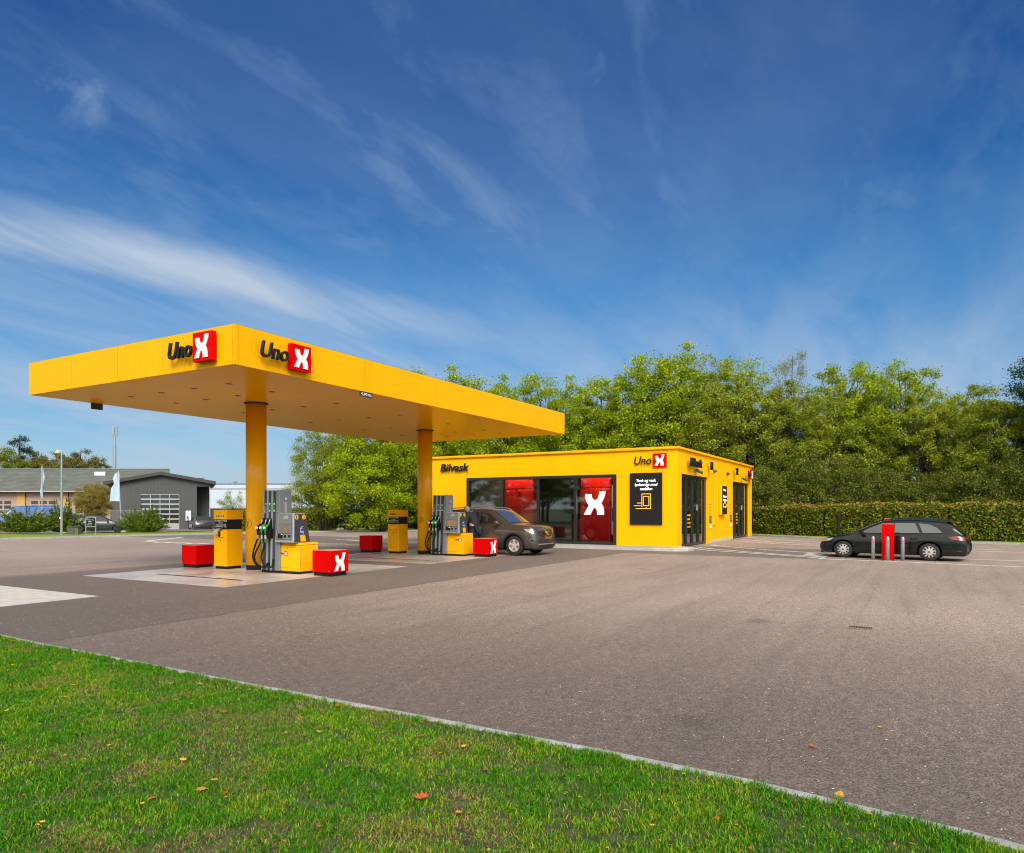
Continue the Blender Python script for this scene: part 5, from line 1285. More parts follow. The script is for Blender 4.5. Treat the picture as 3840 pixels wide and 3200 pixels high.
# ================================================================== VEGETATION
def leaf_cloud(name, C, size, rs, up=.3, asp=.62, jitter=.35):
    n = len(C); nrm = rs.randn(n, 3); nrm[:, 2] += up*2; nrm /= np.linalg.norm(nrm, axis=1)[:, None]
    t = np.cross(nrm, rs.randn(n, 3)); t /= np.linalg.norm(t, axis=1)[:, None]; bt = np.cross(nrm, t)
    s = size*rs.uniform(1-jitter, 1+jitter, n)[:, None]
    V = np.stack([C-t*s*.5, C-bt*s*asp*.5-nrm*s*.06, C+t*s*.5, C+bt*s*asp*.5-nrm*s*.06], 1).reshape(-1, 3)
    return np_mesh(name, V, np.arange(n*4).reshape(n, 4))
def make_tree(seed, H, blobs, ncl, per, leaf, lm, clr=.55, trunk_r=.16, trunk_h=.5, stems=1, up=.3, spread=1., label='', group=None, nm='tree', cat='tree', flat=.7):
    rs = np.random.RandomState(seed); t = thing(nm, (0, 0, 0), label, cat, group, world=False)
    vol = np.array([b_[3]*b_[4]*b_[5] for b_ in blobs]); pick = rs.choice(len(blobs), ncl, p=vol/vol.sum())
    d = rs.randn(ncl, 3); d /= np.linalg.norm(d, axis=1)[:, None]; rad = rs.uniform(.25, 1, ncl)**.45
    B = np.array(blobs); C = B[pick, :3]+d*rad[:, None]*B[pick, 3:6]
    C = C[C[:, 2] > .15*1]
    # limbs
    tb = MB(); base = []
    for s in range(stems):
        a = 2*math.pi*s/stems+rs.rand(); o = .0 if stems == 1 else .25
        x0, y0 = o*math.cos(a), o*math.sin(a); hx, hy = rs.uniform(-.4, .4)+x0*3, rs.uniform(-.4, .4)+y0*3
        ht = H*trunk_h*rs.uniform(.85, 1.1)*1.6
        pts = [(x0+(hx)*k/6*k/6, y0+(hy)*k/6*k/6, ht*k/6) for k in range(7)]; base.append(pts)
        tb.tube(pts, [trunk_r*(1.25 if k == 0 else 1)*(1-.13*k) for k in range(7)], 7)
    for c in C[::max(1, len(C)//(60 if stems == 1 else 80))]:
        p = base[rs.randint(len(base))]; k = min(5, max(1, int(6*(c[2]*.62)/(p[-1][2]+.01)))); s = Vector(p[k]); e = Vector(c); L_ = (e-s).length
        mid = s.lerp(e, .5)+Vector((0, 0, .1*L_)) + Vector(rs.uniform(-.12, .12, 3))*L_*.4
        r0 = trunk_r*.34*min(1, L_/3); tb.tube([s, s.lerp(mid, .5)+Vector((0, 0, .03*L_)), mid, mid.lerp(e, .6), e], [r0, r0*.8, r0*.55, r0*.35, r0*.15], 5, False)
    mk('trunk', tb, M['bark'], t, smooth=True)
    cr = clr*rs.uniform(.6, 1.25, len(C))
    k = np.repeat(np.arange(len(C)), int(per*2.7))
    g = rs.randn(len(k), 3)*.5; P = C[k]+g*cr[k][:, None]*np.array([1, 1, flat])
    P = P[P[:, 2] > .05]
    mk('crown', leaf_cloud('crown', P, leaf*.62, rs, up), lm, t)
    return t
M['maple'] = leafmat('maple leaf', [(0, (.14, .22, .003)), (.5, (.31, .42, .004)), (1, (.55, .62, .012))], .32, patch=(.35, (.14, .21, .004), .5))
M['olive'] = leafmat('willow leaf', [(0, (.12, .165, .008)), (.5, (.26, .31, .016)), (1, (.46, .50, .06))], .3, patch=(.3, (.13, .19, .006), .55))
M['oakleaf'] = leafmat('oak leaf', [(0, (.012, .035, .004)), (1, (.04, .075, .01))], .2)
M['birch'] = leafmat('birch leaf', [(0, (.18, .20, .035)), (1, (.34, .35, .10))], .4)
M['hedge'] = leafmat('beech hedge leaf', [(0, (.03, .06, .003)), (.45, (.12, .18, .006)), (.93, (.30, .35, .03)), (.965, (.5, .24, .07)), (1, (.6, .3, .05))], .3)
M['shadeleaf'] = leafmat('shade toned bush leaf', [(0, (.03, .05, .004)), (.5, (.09, .12, .008)), (1, (.24, .27, .03))], .2)  # leaf tones darkened to stand in for the shade below the trees
M['hedgetop'] = leafmat('autumn hedge leaf', [(0, (.14, .2, .01)), (.45, (.28, .28, .03)), (.7, (.45, .20, .08)), (1, (.5, .18, .05))], .3)
M['orangetree'] = leafmat('autumn leaf', [(0, (.10, .15, .02)), (.6, (.17, .18, .03)), (1, (.30, .14, .04))], .3)
M['pine'] = leafmat('pine needle', [(0, (.012, .03, .012)), (1, (.05, .085, .03))], .1)
M['juniper'] = leafmat('juniper spray', [(0, (.02, .05, .005)), (.55, (.08, .145, .01)), (1, (.34, .42, .035))], .15)
M['brownbush'] = leafmat('olive brown leaf', [(0, (.16, .12, .02)), (.6, (.32, .23, .05)), (1, (.38, .38, .05))], .3)

wood = 'trees of the wood behind the car wash'
mapleA = make_tree(1, 12, [(0, 0, 7.2, 2.8, 2.6, 4.8), (1.2, .3, 5.5, 2.2, 2.2, 3.2), (-1.2, -.3, 5.8, 2.2, 2.2, 3.4)], 200, 80, .22, M['maple'], .60, .15, .5, 2, nm='maple_tree')
mapleB = make_tree(2, 12, [(0, 0, 6.8, 3.2, 2.6, 5.0), (-.8, .2, 9.6, 1.6, 1.6, 2.6), (1.3, 0, 5.0, 2.3, 2.2, 3.0)], 200, 75, .22, M['maple'], .60, .14, .5, 1, nm='maple_tree')
oliveA = make_tree(3, 10, [(0, 0, 5.4, 3.3, 2.6, 4.8), (.9, 0, 3.2, 2.8, 2.4, 2.8), (-1.1, 0, 3.4, 2.6, 2.4, 3.0)], 210, 105, .17, M['olive'], .42, .12, .45, 3, nm='willow_tree')
oliveB = make_tree(4, 10, [(0, 0, 4.8, 3.6, 2.6, 4.4), (-1.4, .2, 6.4, 1.9, 1.8, 3.0), (1.5, 0, 6.0, 1.9, 1.8, 2.8)], 210, 100, .17, M['olive'], .42, .12, .45, 4, nm='willow_tree')
airy = make_tree(5, 11, [(0, 0, 7.6, 3.0, 2.5, 3.2), (-1.6, 0, 6.4, 2.2, 2., 2.8), (1.7, 0, 6.6, 2.2, 2., 2.7)], 150, 62, .19, M['maple'], .42, .13, .45, 5, nm='elder_tree')
birch = make_tree(6, 15, [(0, 0, 9.5, 2.0, 1.8, 5.2), (.6, 0, 7, 2.2, 2, 4)], 120, 60, .14, M['birch'], .55, .10, .6, 1, flat=1.2, nm='birch_tree')
bush = make_tree(7, 4, [(0, 0, 1.6, 2.4, 1.6, 1.9), (1.2, .2, 1.3, 1.6, 1.3, 1.5), (-1.2, 0, 1.4, 1.6, 1.3, 1.7)], 110, 120, .13, M['shadeleaf'], .38, .05, .35, 4, nm='shrub', cat='shrub')
for i, (src, u, d, H0, H, rz, label) in enumerate([
    (mapleA, 1530, 62, 12, 14.0, .3, 'maple showing only its tip above the middle of the canopy edge'),
    (mapleB, 1660, 61, 12, 13.6, 1.5, 'maple with a pale tip above the canopy, over the column marked 3'),
    (mapleA, 1775, 64, 12, 13.6, 2.6, 'darker maple tip just right of the two pale tips over the canopy'),
    (mapleB, 1885, 60, 12, 13.0, 3.7, 'bright green maple behind the Bilvask lettering, over the canopy end'),
    (mapleA, 2010, 61, 12, 13.3, 4.9, 'bright green maple rising just left of the canopy corner'),
    (mapleB, 2120, 59, 12, 12.4, .9, 'rounded maple directly right of the canopy corner'),
    (mapleA, 2235, 60, 12, 12.8, 5.6, 'maple behind the roof above the black middle window pane'),
    (mapleB, 2350, 58, 12, 13.0, 2.2, 'leafy maple above the lit white X in the window'),
    (mapleA, 2455, 57, 12, 13.2, 1.1, 'tall maple above the advert screen'),
    (mapleB, 2550, 57, 12, 14.0, 3.0, 'tallest bright maple above the near corner of the car wash'),
    (birch, 2660, 60, 15, 14.6, .2, 'thin wispy birch rising above the number 1 on the side wall'),
    (mapleA, 2760, 56, 12, 12.8, 4.2, 'yellow-green maple above the number 2 on the side wall'),
    (birch, 2960, 54, 15, 14.2, 2.0, 'tallest feathery birch right of the car wash'),
    (oliveA, 2690, 53, 10.2, 11.4, 1.0, 'olive green willow behind the side wall of the car wash'),
    (oliveB, 2830, 51, 9.2, 10.6, 2.4, 'dense willow just behind the far corner of the car wash'),
    (oliveA, 2960, 50, 10.2, 10.0, 3.6, 'willow under the feathery birch'),
    (airy, 3180, 52, 10.8, 12.0, .4, 'open-branched elder with sky showing through, above the estate car bonnet'),
    (airy, 3370, 51, 10.8, 11.8, 2.8, 'open-branched elder above the roof of the estate car'),
    (oliveB, 3080, 50, 9.2, 9.6, 5.0, 'willow left of the open-branched elders'),
    (oliveA, 3290, 52, 10.2, 9.4, .1, 'lower dark willow between the two open elders'),
    (oliveB, 3480, 48, 9.2, 9.0, 1.9, 'willow above the tail of the estate car'),
    (oliveA, 3600, 47, 10.2, 9.2, 4.4, 'grey-green willow right of the estate car'),
    (oliveB, 3720, 45, 9.2, 8.8, 3.1, 'low willow left of the dark oak'),
    (oliveA, 3860, 46, 10.2, 9.0, 5.3, 'willow behind the dark oak at the picture edge'),
    (airy, 3560, 52, 10.8, 9.8, 1.2, 'thin elder behind the willows on the right'),
    (oliveB, 4050, 42, 9.2, 9.0, .7, 'willow beyond the dark oak'), (mapleA, 4300, 40, 12, 9.0, .5, 'bright maple beyond the dark oak'), (oliveA, 4700, 36, 10.2, 9.0, 2.5, 'willow farthest along the hedge')]):
    p = at(u, d, .0 if u > 2300 else -.1); k = H/H0*(1.0 if u < 2300 else 1.06)
    if not src.get('label'): r = src; r.location = p; r.rotation_euler = (0, 0, rz); r['label'] = label; r['group'] = wood
    else: r = dup(src, p, rz, label, group=wood)
    r.scale = (k*random.uniform(.95, 1.1), k, k)
bl = 'low leafy shrub filling the gap between the hedge and the wood'
for i, (u, d) in enumerate([(2860, 45), (2960, 46), (3060, 44.5), (3160, 45), (3260, 44), (3360, 43.5), (3460, 43), (3560, 42), (3660, 41), (3760, 40), (3860, 39), (3980, 38), (4150, 36), (4350, 34)]):
    p = at(u, d, .05)
    if i == 0: r = bush; r.location = p; r['label'] = bl; r['group'] = 'shrubs between hedge and wood'
    else: r = dup(bush, p, i*1.3, bl, group='shrubs between hedge and wood')
    k = random.uniform(.85, 1.15); r.scale = (k, k, k*1.25)
# undergrowth behind the building
for i, (u, d) in enumerate([(1650, 58), (1780, 57), (1900, 58), (2040, 56), (2180, 57), (2320, 56), (2460, 55), (2600, 54)]):
    r = dup(bush, at(u, d, -.1), i*2.1, 'leafy shrub among the trunks behind the car wash roof', group='shrubs behind the car wash'); r.scale = (1.4, 1.4, 1.7)
# trees on the photographer's side, seen in the window panes and car paint
for i, (x, y) in enumerate([(-22, 20), (-24, 13), (-21, 6), (-24, -1), (-21, -8), (-18, -14), (-12, -19), (-6, -24), (2, -28), (10, -31), (18, -34), (-20, 27), (-22, 33), (-21, 39), (-23, 45), (-21, 51), (-22, 58)]):
    src = (oliveA, mapleA)[i % 2]; dup(src, (x, y, 0), i*1.7, 'tree behind the photographer, reflected in the shop window', (1.25, 1.25, .95), 'trees across the road')
oak = make_tree(8, 11, [(0, 0, 6.5, 2.4, 2.2, 4.2), (-1.3, 0, 8.3, 1.5, 1.4, 1.5), (-1.7, 0, 5.2, 1.5, 1.4, 1.4)], 90, 120, .2, M['oakleaf'], .6, .25, .5, 1, label='dark green oak cut off by the right picture edge', group=None, nm='oak_tree')
oak.location = at(3935, 41.5, 0); oak.scale = (1.03,)*3
bm_ = make_tree(9, 9, [(0, 0, 5.2, 4.4, 3.4, 4.6), (-1.8, 0, 3.4, 3.2, 2.8, 3.0), (2.6, .3, 4.0, 3.0, 2.8, 3.8)], 420, 120, .2, M['maple'], .55, .2, .4, 2, label='broad bright maple reaching low over the lawn, between the two pumps', nm='maple_tree')
bm_.location = at(1440, 50, -.1)
m2 = dup(bm_, at(1640, 53, -.1), 2.2, 'dense maple behind the column marked 3', group=None); m2.scale = (.95, .95, 1.05)
pear = make_tree(10, 8, [(0, 0, 4.6, 2.6, 2.2, 3.4), (-1.3, 0, 3.3, 1.9, 1.8, 1.9), (.7, 0, 6.2, 1.4, 1.3, 1.6), (.2, 0, 2.2, 2.2, 1.6, 1.6)], 230, 110, .13, M['olive'], .5, .12, .4, 3, label='small-leaved tree with pale green foliage at the left end of the wood', nm='pear_tree')
pear.location = at(1215, 52, -.12)
# dark shrubs under the broad maple
for u, d, k, l in ((1310, 54, .62, 'dark shrub on the lawn under the broad maple'), (1240, 58, .45, 'small rounded bush left of the broad maple'), (1420, 56, .8, 'dark undergrowth below the broad maple'), (1560, 55, .9, 'dark undergrowth left of the column marked 3')):
    r = dup(bush, at(u, d, -.15), u*.7, l, group='bushes under the maples'); r.scale = (k, k, k)

# hedges
def hedge(name, pts, h0, h1, w, n, leaf, label, mats, topm, base=.1, group=None, dens=None):
    rs = np.random.RandomState(len(pts)+n); P = [Vector((p.x, p.y, 0)) for p in pts]
    seg = [(b_-a).length for a, b_ in zip(P, P[1:])]; tot = sum(seg); cum = np.cumsum([0]+seg)
    s = rs.uniform(0, tot, n); k = np.clip(np.searchsorted(cum, s)-1, 0, len(seg)-1); f = (s-cum[k])/np.array(seg)[k]
    A = np.array([tuple(p) for p in P]); Q = A[k]+(A[k+1]-A[k])*f[:, None]; T = A[k+1]-A[k]; T /= np.linalg.norm(T, axis=1)[:, None]; Nn = np.c_[-T[:, 1], T[:, 0], T[:, 2]*0]
    H = h0+(h1-h0)*(s/tot)+.18*(vnoise(s, s*0, .9, 3)-.5)
    face = rs.rand(n); z = rs.uniform(0, 1, n)**.9*H; off = np.where(face < .62, -w/2, np.where(face < .8, w/2, rs.uniform(-w/2, w/2, n)))
    top = face >= .8; z = np.where(top, H, z)
    bumpn = (vnoise(s, z, 3.1, 5)-.5)*.22+(vnoise(s, z, 8, 6)-.5)*.12
    off = off+np.where(top, 0, np.sign(off)*bumpn)+rs.randn(n)*.035; z = z+np.where(top, bumpn*.6+np.abs(rs.randn(n))*.075, rs.randn(n)*.02)
    C = Q+Nn*off[:, None]; C[:, 2] = base+np.maximum(z, .03)
    t = thing('hedge', tuple(P[0]), label, 'hedge', group)
    tp = top & (rs.rand(n) < topm)
    mk('foliage', leaf_cloud('foliage', C[~tp], leaf, rs, .1), mats, t)
    if tp.sum() > 10: mk('top_foliage', leaf_cloud('top_foliage', C[tp]+np.array([0, 0, .02]), leaf, rs, .6), M['hedgetop'], t)
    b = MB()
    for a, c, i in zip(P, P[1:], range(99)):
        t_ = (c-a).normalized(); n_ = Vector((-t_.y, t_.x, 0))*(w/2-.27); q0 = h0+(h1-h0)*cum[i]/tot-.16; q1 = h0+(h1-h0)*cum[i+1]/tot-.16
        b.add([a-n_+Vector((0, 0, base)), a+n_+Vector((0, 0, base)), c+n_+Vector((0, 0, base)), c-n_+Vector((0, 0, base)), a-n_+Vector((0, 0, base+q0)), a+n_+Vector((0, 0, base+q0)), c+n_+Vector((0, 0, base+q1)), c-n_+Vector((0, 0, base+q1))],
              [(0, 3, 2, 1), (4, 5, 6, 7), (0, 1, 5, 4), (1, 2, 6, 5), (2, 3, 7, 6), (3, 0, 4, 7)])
    mk('dark_core', b, paint('dark hedge inside', (.012, .018, .006), .95), t)  # solid near-black box behind the leaves, standing in for the hedge's inner shade
hp = [Vector((45.8, 9.3, 0)), Vector((43.9, 6.6, 0)), Vector((42.3, 4.0, 0)), Vector((41.3, 1.2, 0)), Vector((40.5, -1.6, 0)), Vector((40.0, -5.0, 0)), Vector((39.6, -10, 0)), Vector((39.2, -16, 0)), Vector((39, -24, 0))]
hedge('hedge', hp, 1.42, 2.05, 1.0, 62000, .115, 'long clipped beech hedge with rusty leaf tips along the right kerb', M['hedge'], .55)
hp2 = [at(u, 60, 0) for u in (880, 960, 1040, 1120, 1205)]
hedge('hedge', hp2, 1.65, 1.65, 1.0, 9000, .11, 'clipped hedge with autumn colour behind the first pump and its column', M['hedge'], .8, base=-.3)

def spiky(seed, arms, label, loc, W, H, ms, name='juniper_shrub'):
    rs = np.random.RandomState(seed); t = thing(name, loc, label, 'shrub', 'spreading junipers on the lawn', YAW-R(90), world=False); C = []; H *= 1.05; tb = MB()
    for k in range(arms):
        a = rs.uniform(0, 2*math.pi); r = rs.uniform(.25, 1); x1, y1 = math.cos(a)*r*W/2, math.sin(a)*r*1.2; h = H*(1-.6*r*r)*rs.choice([.55, .75, .95, 1.25], p=[.3, .35, .25, .1])
        o = Vector((x1*.35, y1*.3, .1)); e = Vector((x1*1.05, y1, h)); m_ = o.lerp(e, .5)+Vector((0, 0, .16*h))
        n = 190; u = rs.rand(n)**.7; P = (1-u)[:, None]**2*np.array(o)+(2*u*(1-u))[:, None]*np.array(m_)+(u**2)[:, None]*np.array(e)
        P += rs.randn(n, 3)*(.115*(1.1-u))[:, None]*np.array([1.1, 1, .8]); P[:, 2] -= rs.uniform(0, .18, n)*(1.1-u); C.append(P)
        if k % 4 == 0: tb.tube([o, m_, e], [.03, .02, .006], 5, False)
    P = np.concatenate(C); P = P[P[:, 2] > .03]
    mk('stems', tb, M['bark'], t); mk('foliage', leaf_cloud('foliage', P, .10, rs, .5, .35), ms, t); return t
spiky(21, 260, 'wide spreading juniper in front of the blue vans, left of the lamp post', at(95, 50.5, -.12), 5.2, 1.55, M['juniper'])
spiky(22, 130, 'juniper with one long upright arm, right behind the lamp post', at(235, 52, -.14), 2.9, 2.1, M['juniper'])
spiky(23, 210, 'spreading juniper in front of the dark building, right of the saloon', at(535, 53, -.2), 4.1, 1.75, M['juniper'])
bb = make_tree(24, 4.2, [(0, 0, 2.5, 1.7, 1.4, 1.7), (-.5, 0, 3.0, 1.2, 1.0, 1.1), (.7, 0, 2.9, .9, .9, 1.2)], 190, 90, .10, M['brownbush'], .34, .05, .4, 6, label='tall bushy brown-green shrub in front of the brick garage', nm='shrub', cat='shrub')
bb.location = at(352, 63, -.42)
st = make_tree(25, 3.4, [(0, 0, 2.4, 1.15, 1.0, 1.1)], 45, 45, .09, M['olive'], .3, .05, .5, 1, label='young slim tree beside the first column, before the pale warehouse', nm='young_tree')
st.location = at(873, 60, -.2)
pine = make_tree(26, 10, [(0, 0, 7.2, 1.9, 1.7, 3.0), (0, 0, 5.5, 2.6, 2, 1.8)], 90, 90, .2, M['pine'], .55, .2, .6, 1, label='dark pine standing highest behind the brick garage', nm='pine_tree'); pine.location = at(68, 97, -.2); pine.scale = (1.15,)*3
ot = make_tree(27, 8, [(0, 0, 5.6, 3.0, 2, 2.6)], 90, 90, .2, M['orangetree'], .5, .15, .6, 1, label='rusty autumn tree behind the garage roof, left of the mast', nm='autumn_tree'); ot.location = at(300, 95, .3); ot.scale = (1.35, 1, 1.12); ot['group'] = 'autumn trees behind the garage'
r = dup(ot, at(222, 97, .2), 2, 'greener autumn tree behind the garage roof, behind the lamp post'); r = dup(ot, at(150, 99, .2), 4, 'small autumn tree between the pine and the lamp post')
wl = make_tree(28, 8, [(0, 0, 5.2, 3.2, 2, 3.0)], 90, 90, .2, M['olive'], .55, .15, .5, 1, label='pale green tree at the left picture edge behind the garage', nm='willow_tree'); wl.location = at(5, 93, -.3); wl.scale = (1.2,)*3

# ================================================================== FAR BUILDINGS
RZ = YAW-R(90)
def ftower(name, u0, D, label, cat, **kw):
    t = thing(name, at(u0, D, 0), label, cat, rz=RZ, world=False, **kw); return t, (lambda u: (u-u0)/2638.7*D), (lambda v: 1.6-(v-1908)/2638.7*D)
def corr(name, c, axis, sc_, lo=.75):
    m, nt, b = nmat(name); co = coords(nt); w = nt.nodes.new('ShaderNodeTexWave'); w.bands_direction = axis; w.inputs['Scale'].default_value = sc_; w.inputs['Distortion'].default_value = 0; L(nt, co, w.inputs['Vector'])
    n = noise(nt, co, .9, 5); col = ramp(nt, n, [(.3, tuple(x*lo for x in c)), (.7, c)]); col = mixc(nt, math_(nt, 'MULTIPLY', w.outputs[1] if len(w.outputs) > 1 else w.outputs[0], .3), col, tuple(x*.55 for x in c))
    L(nt, col, b.inputs['Base Color']); b.inputs['Roughness'].default_value = .7; bump(nt, b, w.outputs[1] if len(w.outputs) > 1 else w.outputs[0], .5, .03); return m
def shear(b, k):
    b.v = [(x-k*y, y, z) for x, y, z in b.v]; return b
_mk = mk
def mks(k):
    def f(name, geo, *a, **kw):
        return _mk(name, shear(geo, k), *a, **kw)
    return f
# brick garage
mk = mks(.50)
t, UX, VZ = ftower('brick_garage', 200, 77, 'long yellow-brick garage with a corrugated grey roof and brown lifting doors', 'garage')
dark = .35
wm = paint('yellow brick', (.48, .30, .09), .85, var=.15, scale=14, bmp=.5); dm = paint('brown garage door', (.36, .26, .21), .6, var=.04)
ze, zb_ = VZ(1843.5), -1.0
b = MB(); b.box(UX(-420), .5, zb_, UX(640), 9.5, ze); mk('wall', b, M['charcoal'], t)
b = MB(); zr_r = 1.6+150/2638.7*84
b.add([(UX(-420), -.35, ze), (UX(640), -.35, ze), (UX(640), 8, zr_r), (UX(-420), 8, zr_r), (UX(640), 16, ze), (UX(-420), 16, ze)], [(0, 1, 2, 3), (3, 2, 4, 5)])
b.add([(UX(-420), -.35, ze-.08), (UX(640), -.35, ze-.08), (UX(640), 16, ze-.08), (UX(-420), 16, ze-.08)], [(0, 3, 2, 1)])
b.add([(UX(640), -.35, ze), (UX(640), 16, ze), (UX(640), 8, zr_r)], [(0, 1, 2)])
rm = corr('corrugated fibre roof', (.13, .145, .125), 'X', .9, .6)
rf = mk('roof', b, rm, t)
b = MB()
for k in range(5):
    f = .16*(k+1); y = -.35+8.35*f; z = ze+(zr_r-ze)*f; b.add([(UX(-420), y, z-.02), (UX(640), y, z-.02), (UX(640), y+.03, z+.11), (UX(-420), y+.03, z+.11)], [(0, 1, 2, 3)])
mk('sheet_overlap', b, rm, rf)
b = MB(); b.box(UX(-420), 7.85, zr_r-.02, UX(640), 8.15, zr_r+.07); mk('ridge_cap', b, M['pumpgrey'], rf)
b = MB(); b.tube([(UX(-420), -.42, ze-.02), (UX(412), -.42, ze-.02)], .07, 8); mk('gutter', b, M['paper'], rf)
f = .78; y = -.35+8.35*f; z = ze+(zr_r-ze)*f
b = MB(); b.box(UX(336), y-.7, z-.35, UX(380), y+.3, z+.18); mk('skylight', b, M['white'], rf)
for (a, c) in ((-420, -398), (-266, -238), (-102, -74), (61, 92), (225, 254), (404, 432)):
    b = MB(); b.box(UX(a), .2, zb_, UX(c), .5, ze-.09); mk('brick_pier', b, wm, t)
for (a, c) in ((-398, -266), (-238, -102), (-74, 61), (94, 225), (256, 404)):
    b = MB(); b.box(UX(a), .33, zb_, UX(c), .4, ze-.12); d = mk('garage_door', b, dm, t)
    b = MB()
    for k in range(1, 6): b.box(UX(a), .325, ze-.12-.68*k, UX(c), .329, ze-.12-.68*k+.03)
    mk('panel_groove', b, M['paper'], d)
    uw = [(a+21+33*k, a+47+33*k) for k in range(3)] if c-a < 140 else [(a+26+34*k, a+52+34*k) for k in range(4) if a+52+34*k < c]
    for r_ in range(4):
        for (p, q) in uw:
            b = MB(); z1 = VZ(1879+17*r_); b.box(UX(p), .318, z1-.35, UX(q), .3245, z1); mk('door_window', b, M['carglass'], d)
# dark gabled workshop
mk = mks(.45)
t, UX, VZ = ftower('workshop_building', 604, 74, 'dark grey gabled workshop with a wide glazed lifting door', 'workshop')
dk = corr('dark corrugated cladding', (.075, .079, .085), 'X', 2.2, .85)
zl, zrr, zri = VZ(1812), VZ(1812), VZ(1777); xl, xr = UX(413), UX(789); xc = 0
door = (UX(528), UX(672), VZ(1984), VZ(1854)); rx0 = UX(738)
b = MB(); Y0, Y1 = 0, 14
b.add([(xl, Y0, -1.2), (door[0], Y0, -1.2), (door[0], Y0, door[3]), (xl, Y0, zl)], [(0, 1, 2, 3)])
b.add([(door[1], Y0, -1.2), (rx0, Y0, -1.2), (rx0, Y0, VZ(1825)), (door[1], Y0, door[3])], [(0, 1, 2, 3)])
zrx = zri+(zrr-zri)*(rx0/xr)
b.add([(xl, Y0, zl), (door[0], Y0, door[3]), (door[1], Y0, door[3]), (rx0, Y0, VZ(1825)), (xr, Y0, VZ(1825)), (xr, Y0, zrr), (0, Y0, zri)], [tuple(range(7))])
b.add([(rx0, Y0, -1.2), (rx0, 2.5, -1.2), (rx0, 2.5, VZ(1825)), (rx0, Y0, VZ(1825))], [(0, 1, 2, 3)])
b.add([(rx0, 2.5, -1.2), (xr, 2.5, -1.2), (xr, 2.5, VZ(1825)), (rx0, 2.5, VZ(1825))], [(0, 1, 2, 3)])
b.add([(xl, Y0, -1.2), (xl, Y1, -1.2), (xl, Y1, zl), (xl, Y0, zl)], [(0, 1, 2, 3)]); b.add([(xr, 2.5, -1.2), (xr, Y1, -1.2), (xr, Y1, zrr), (xr, 2.5, zrr)], [(0, 1, 2, 3)])
b.add([(xl, Y1, -1.2), (xr, Y1, -1.2), (xr, Y1, zrr), (0, Y1, zri), (xl, Y1, zl)], [(0, 1, 2, 3, 4)]); b.add([(rx0, Y0, VZ(1825)), (xr, Y0, VZ(1825)), (xr, 2.5, VZ(1825)), (rx0, 2.5, VZ(1825))], [(0, 1, 2, 3)])
mk('wall', b, dk, t)
b = MB(); b.box(xr-.12, .02, -1.2, xr-.01, .13, VZ(1825)-.01); mk('corner_post', b, M['pumplight'], t)
b = MB(); e0, e1 = UX(389), UX(809); h_ = .33; za, zc = VZ(1807), VZ(1770)
b.prism([(e0, za), (0, zc), (e1, VZ(1806)), (e1, VZ(1806)-h_), (0, zc-h_), (e0, za-h_)], lambda u, v, d: (u, d, v), -.5, 14.4)
rf = mk('roof', b, M['charcoal'], t)
b = MB(); b.tube([(UX(757), 5, VZ(1806)), (UX(757), 5, VZ(1783))], .22, 10); b.tube([(UX(757), 5, VZ(1786)), (UX(757), 5, VZ(1782))], .34, 10); mk('roof_vent', b, M['pumplight'], rf)
b = MB(); q = .05
b.box(door[0], .1, door[2]-.3, door[1], .16, door[3]); d = mk('glazed_door', b, M['carglass'], t)
b = MB(); W_, H_ = door[1]-door[0], door[3]-door[2]; n_r = 7
for k in range(5): x = door[0]+W_*k/4; b.box(x-q*.7, .04, door[2]-.2, x+q*.7, .095, door[3])
for k in range(8): z = door[3]-H_*k/7; b.box(door[0], .02, z-q*1.4, door[1], .085, z+q*1.4)
b.box(door[0], .03, door[2]-.3, door[1], .09, door[3]-H_*6/7); mk('door_frame', b, M['alu'], d)
mk = _mk
t2_, UX, VZ = ftower('wall_charger', 705, 73.7, 'white charger unit on the dark workshop wall, above the hatchback', 'charger')
b = MB(); b.box(UX(696), 0, VZ(1953), UX(715), .15, VZ(1916)); mk('charger_board', b, M['white'], t2_, bevel=.02)
b = MB(); b.box(UX(701), -.12, VZ(1948), UX(709), -.001, VZ(1934)); mk('charger_box', b, M['alu'], t2_, bevel=.03); b = MB(); b.box(UX(703), -.13, VZ(1943), UX(707), -.121, VZ(1937)); mk('charger_screen', b, M['black'], t2_)
# pale warehouse and low dark roof
t, UX, VZ = ftower('pale_warehouse', 980, 108, 'pale blue-white warehouse with a flat roofline behind the first column', 'warehouse')
b = MB(); b.box(UX(760), 0, -2, UX(1180), 20, VZ(1816)); mk('wall', b, corr('pale blue cladding', (.52, .60, .72), 'X', 1.3, .94), t)
b = MB(); b.box(UX(758), -.1, VZ(1816)+.001, UX(1182), 20.1, VZ(1812.5)); r_ = mk('roof_edge', b, M['pumpgrey'], t)
b = MB(); b.box(UX(760), -.03, VZ(1836), UX(1180), -.001, VZ(1830)); mk('cladding_band', b, M['pumplight'], t)
b = MB(); b.tube([(UX(825), 6, VZ(1815)), (UX(825), 6, VZ(1800))], .22, 8); b.tube([(UX(825), 6, VZ(1806)), (UX(825), 6, VZ(1801))], .34, 8); mk('roof_vent', b, M['pumpgrey'], r_)
b = MB(); b.box(UX(790), -9, -2, UX(1230), -1, VZ(1907)); mk('annex', b, M['charcoal'], t)
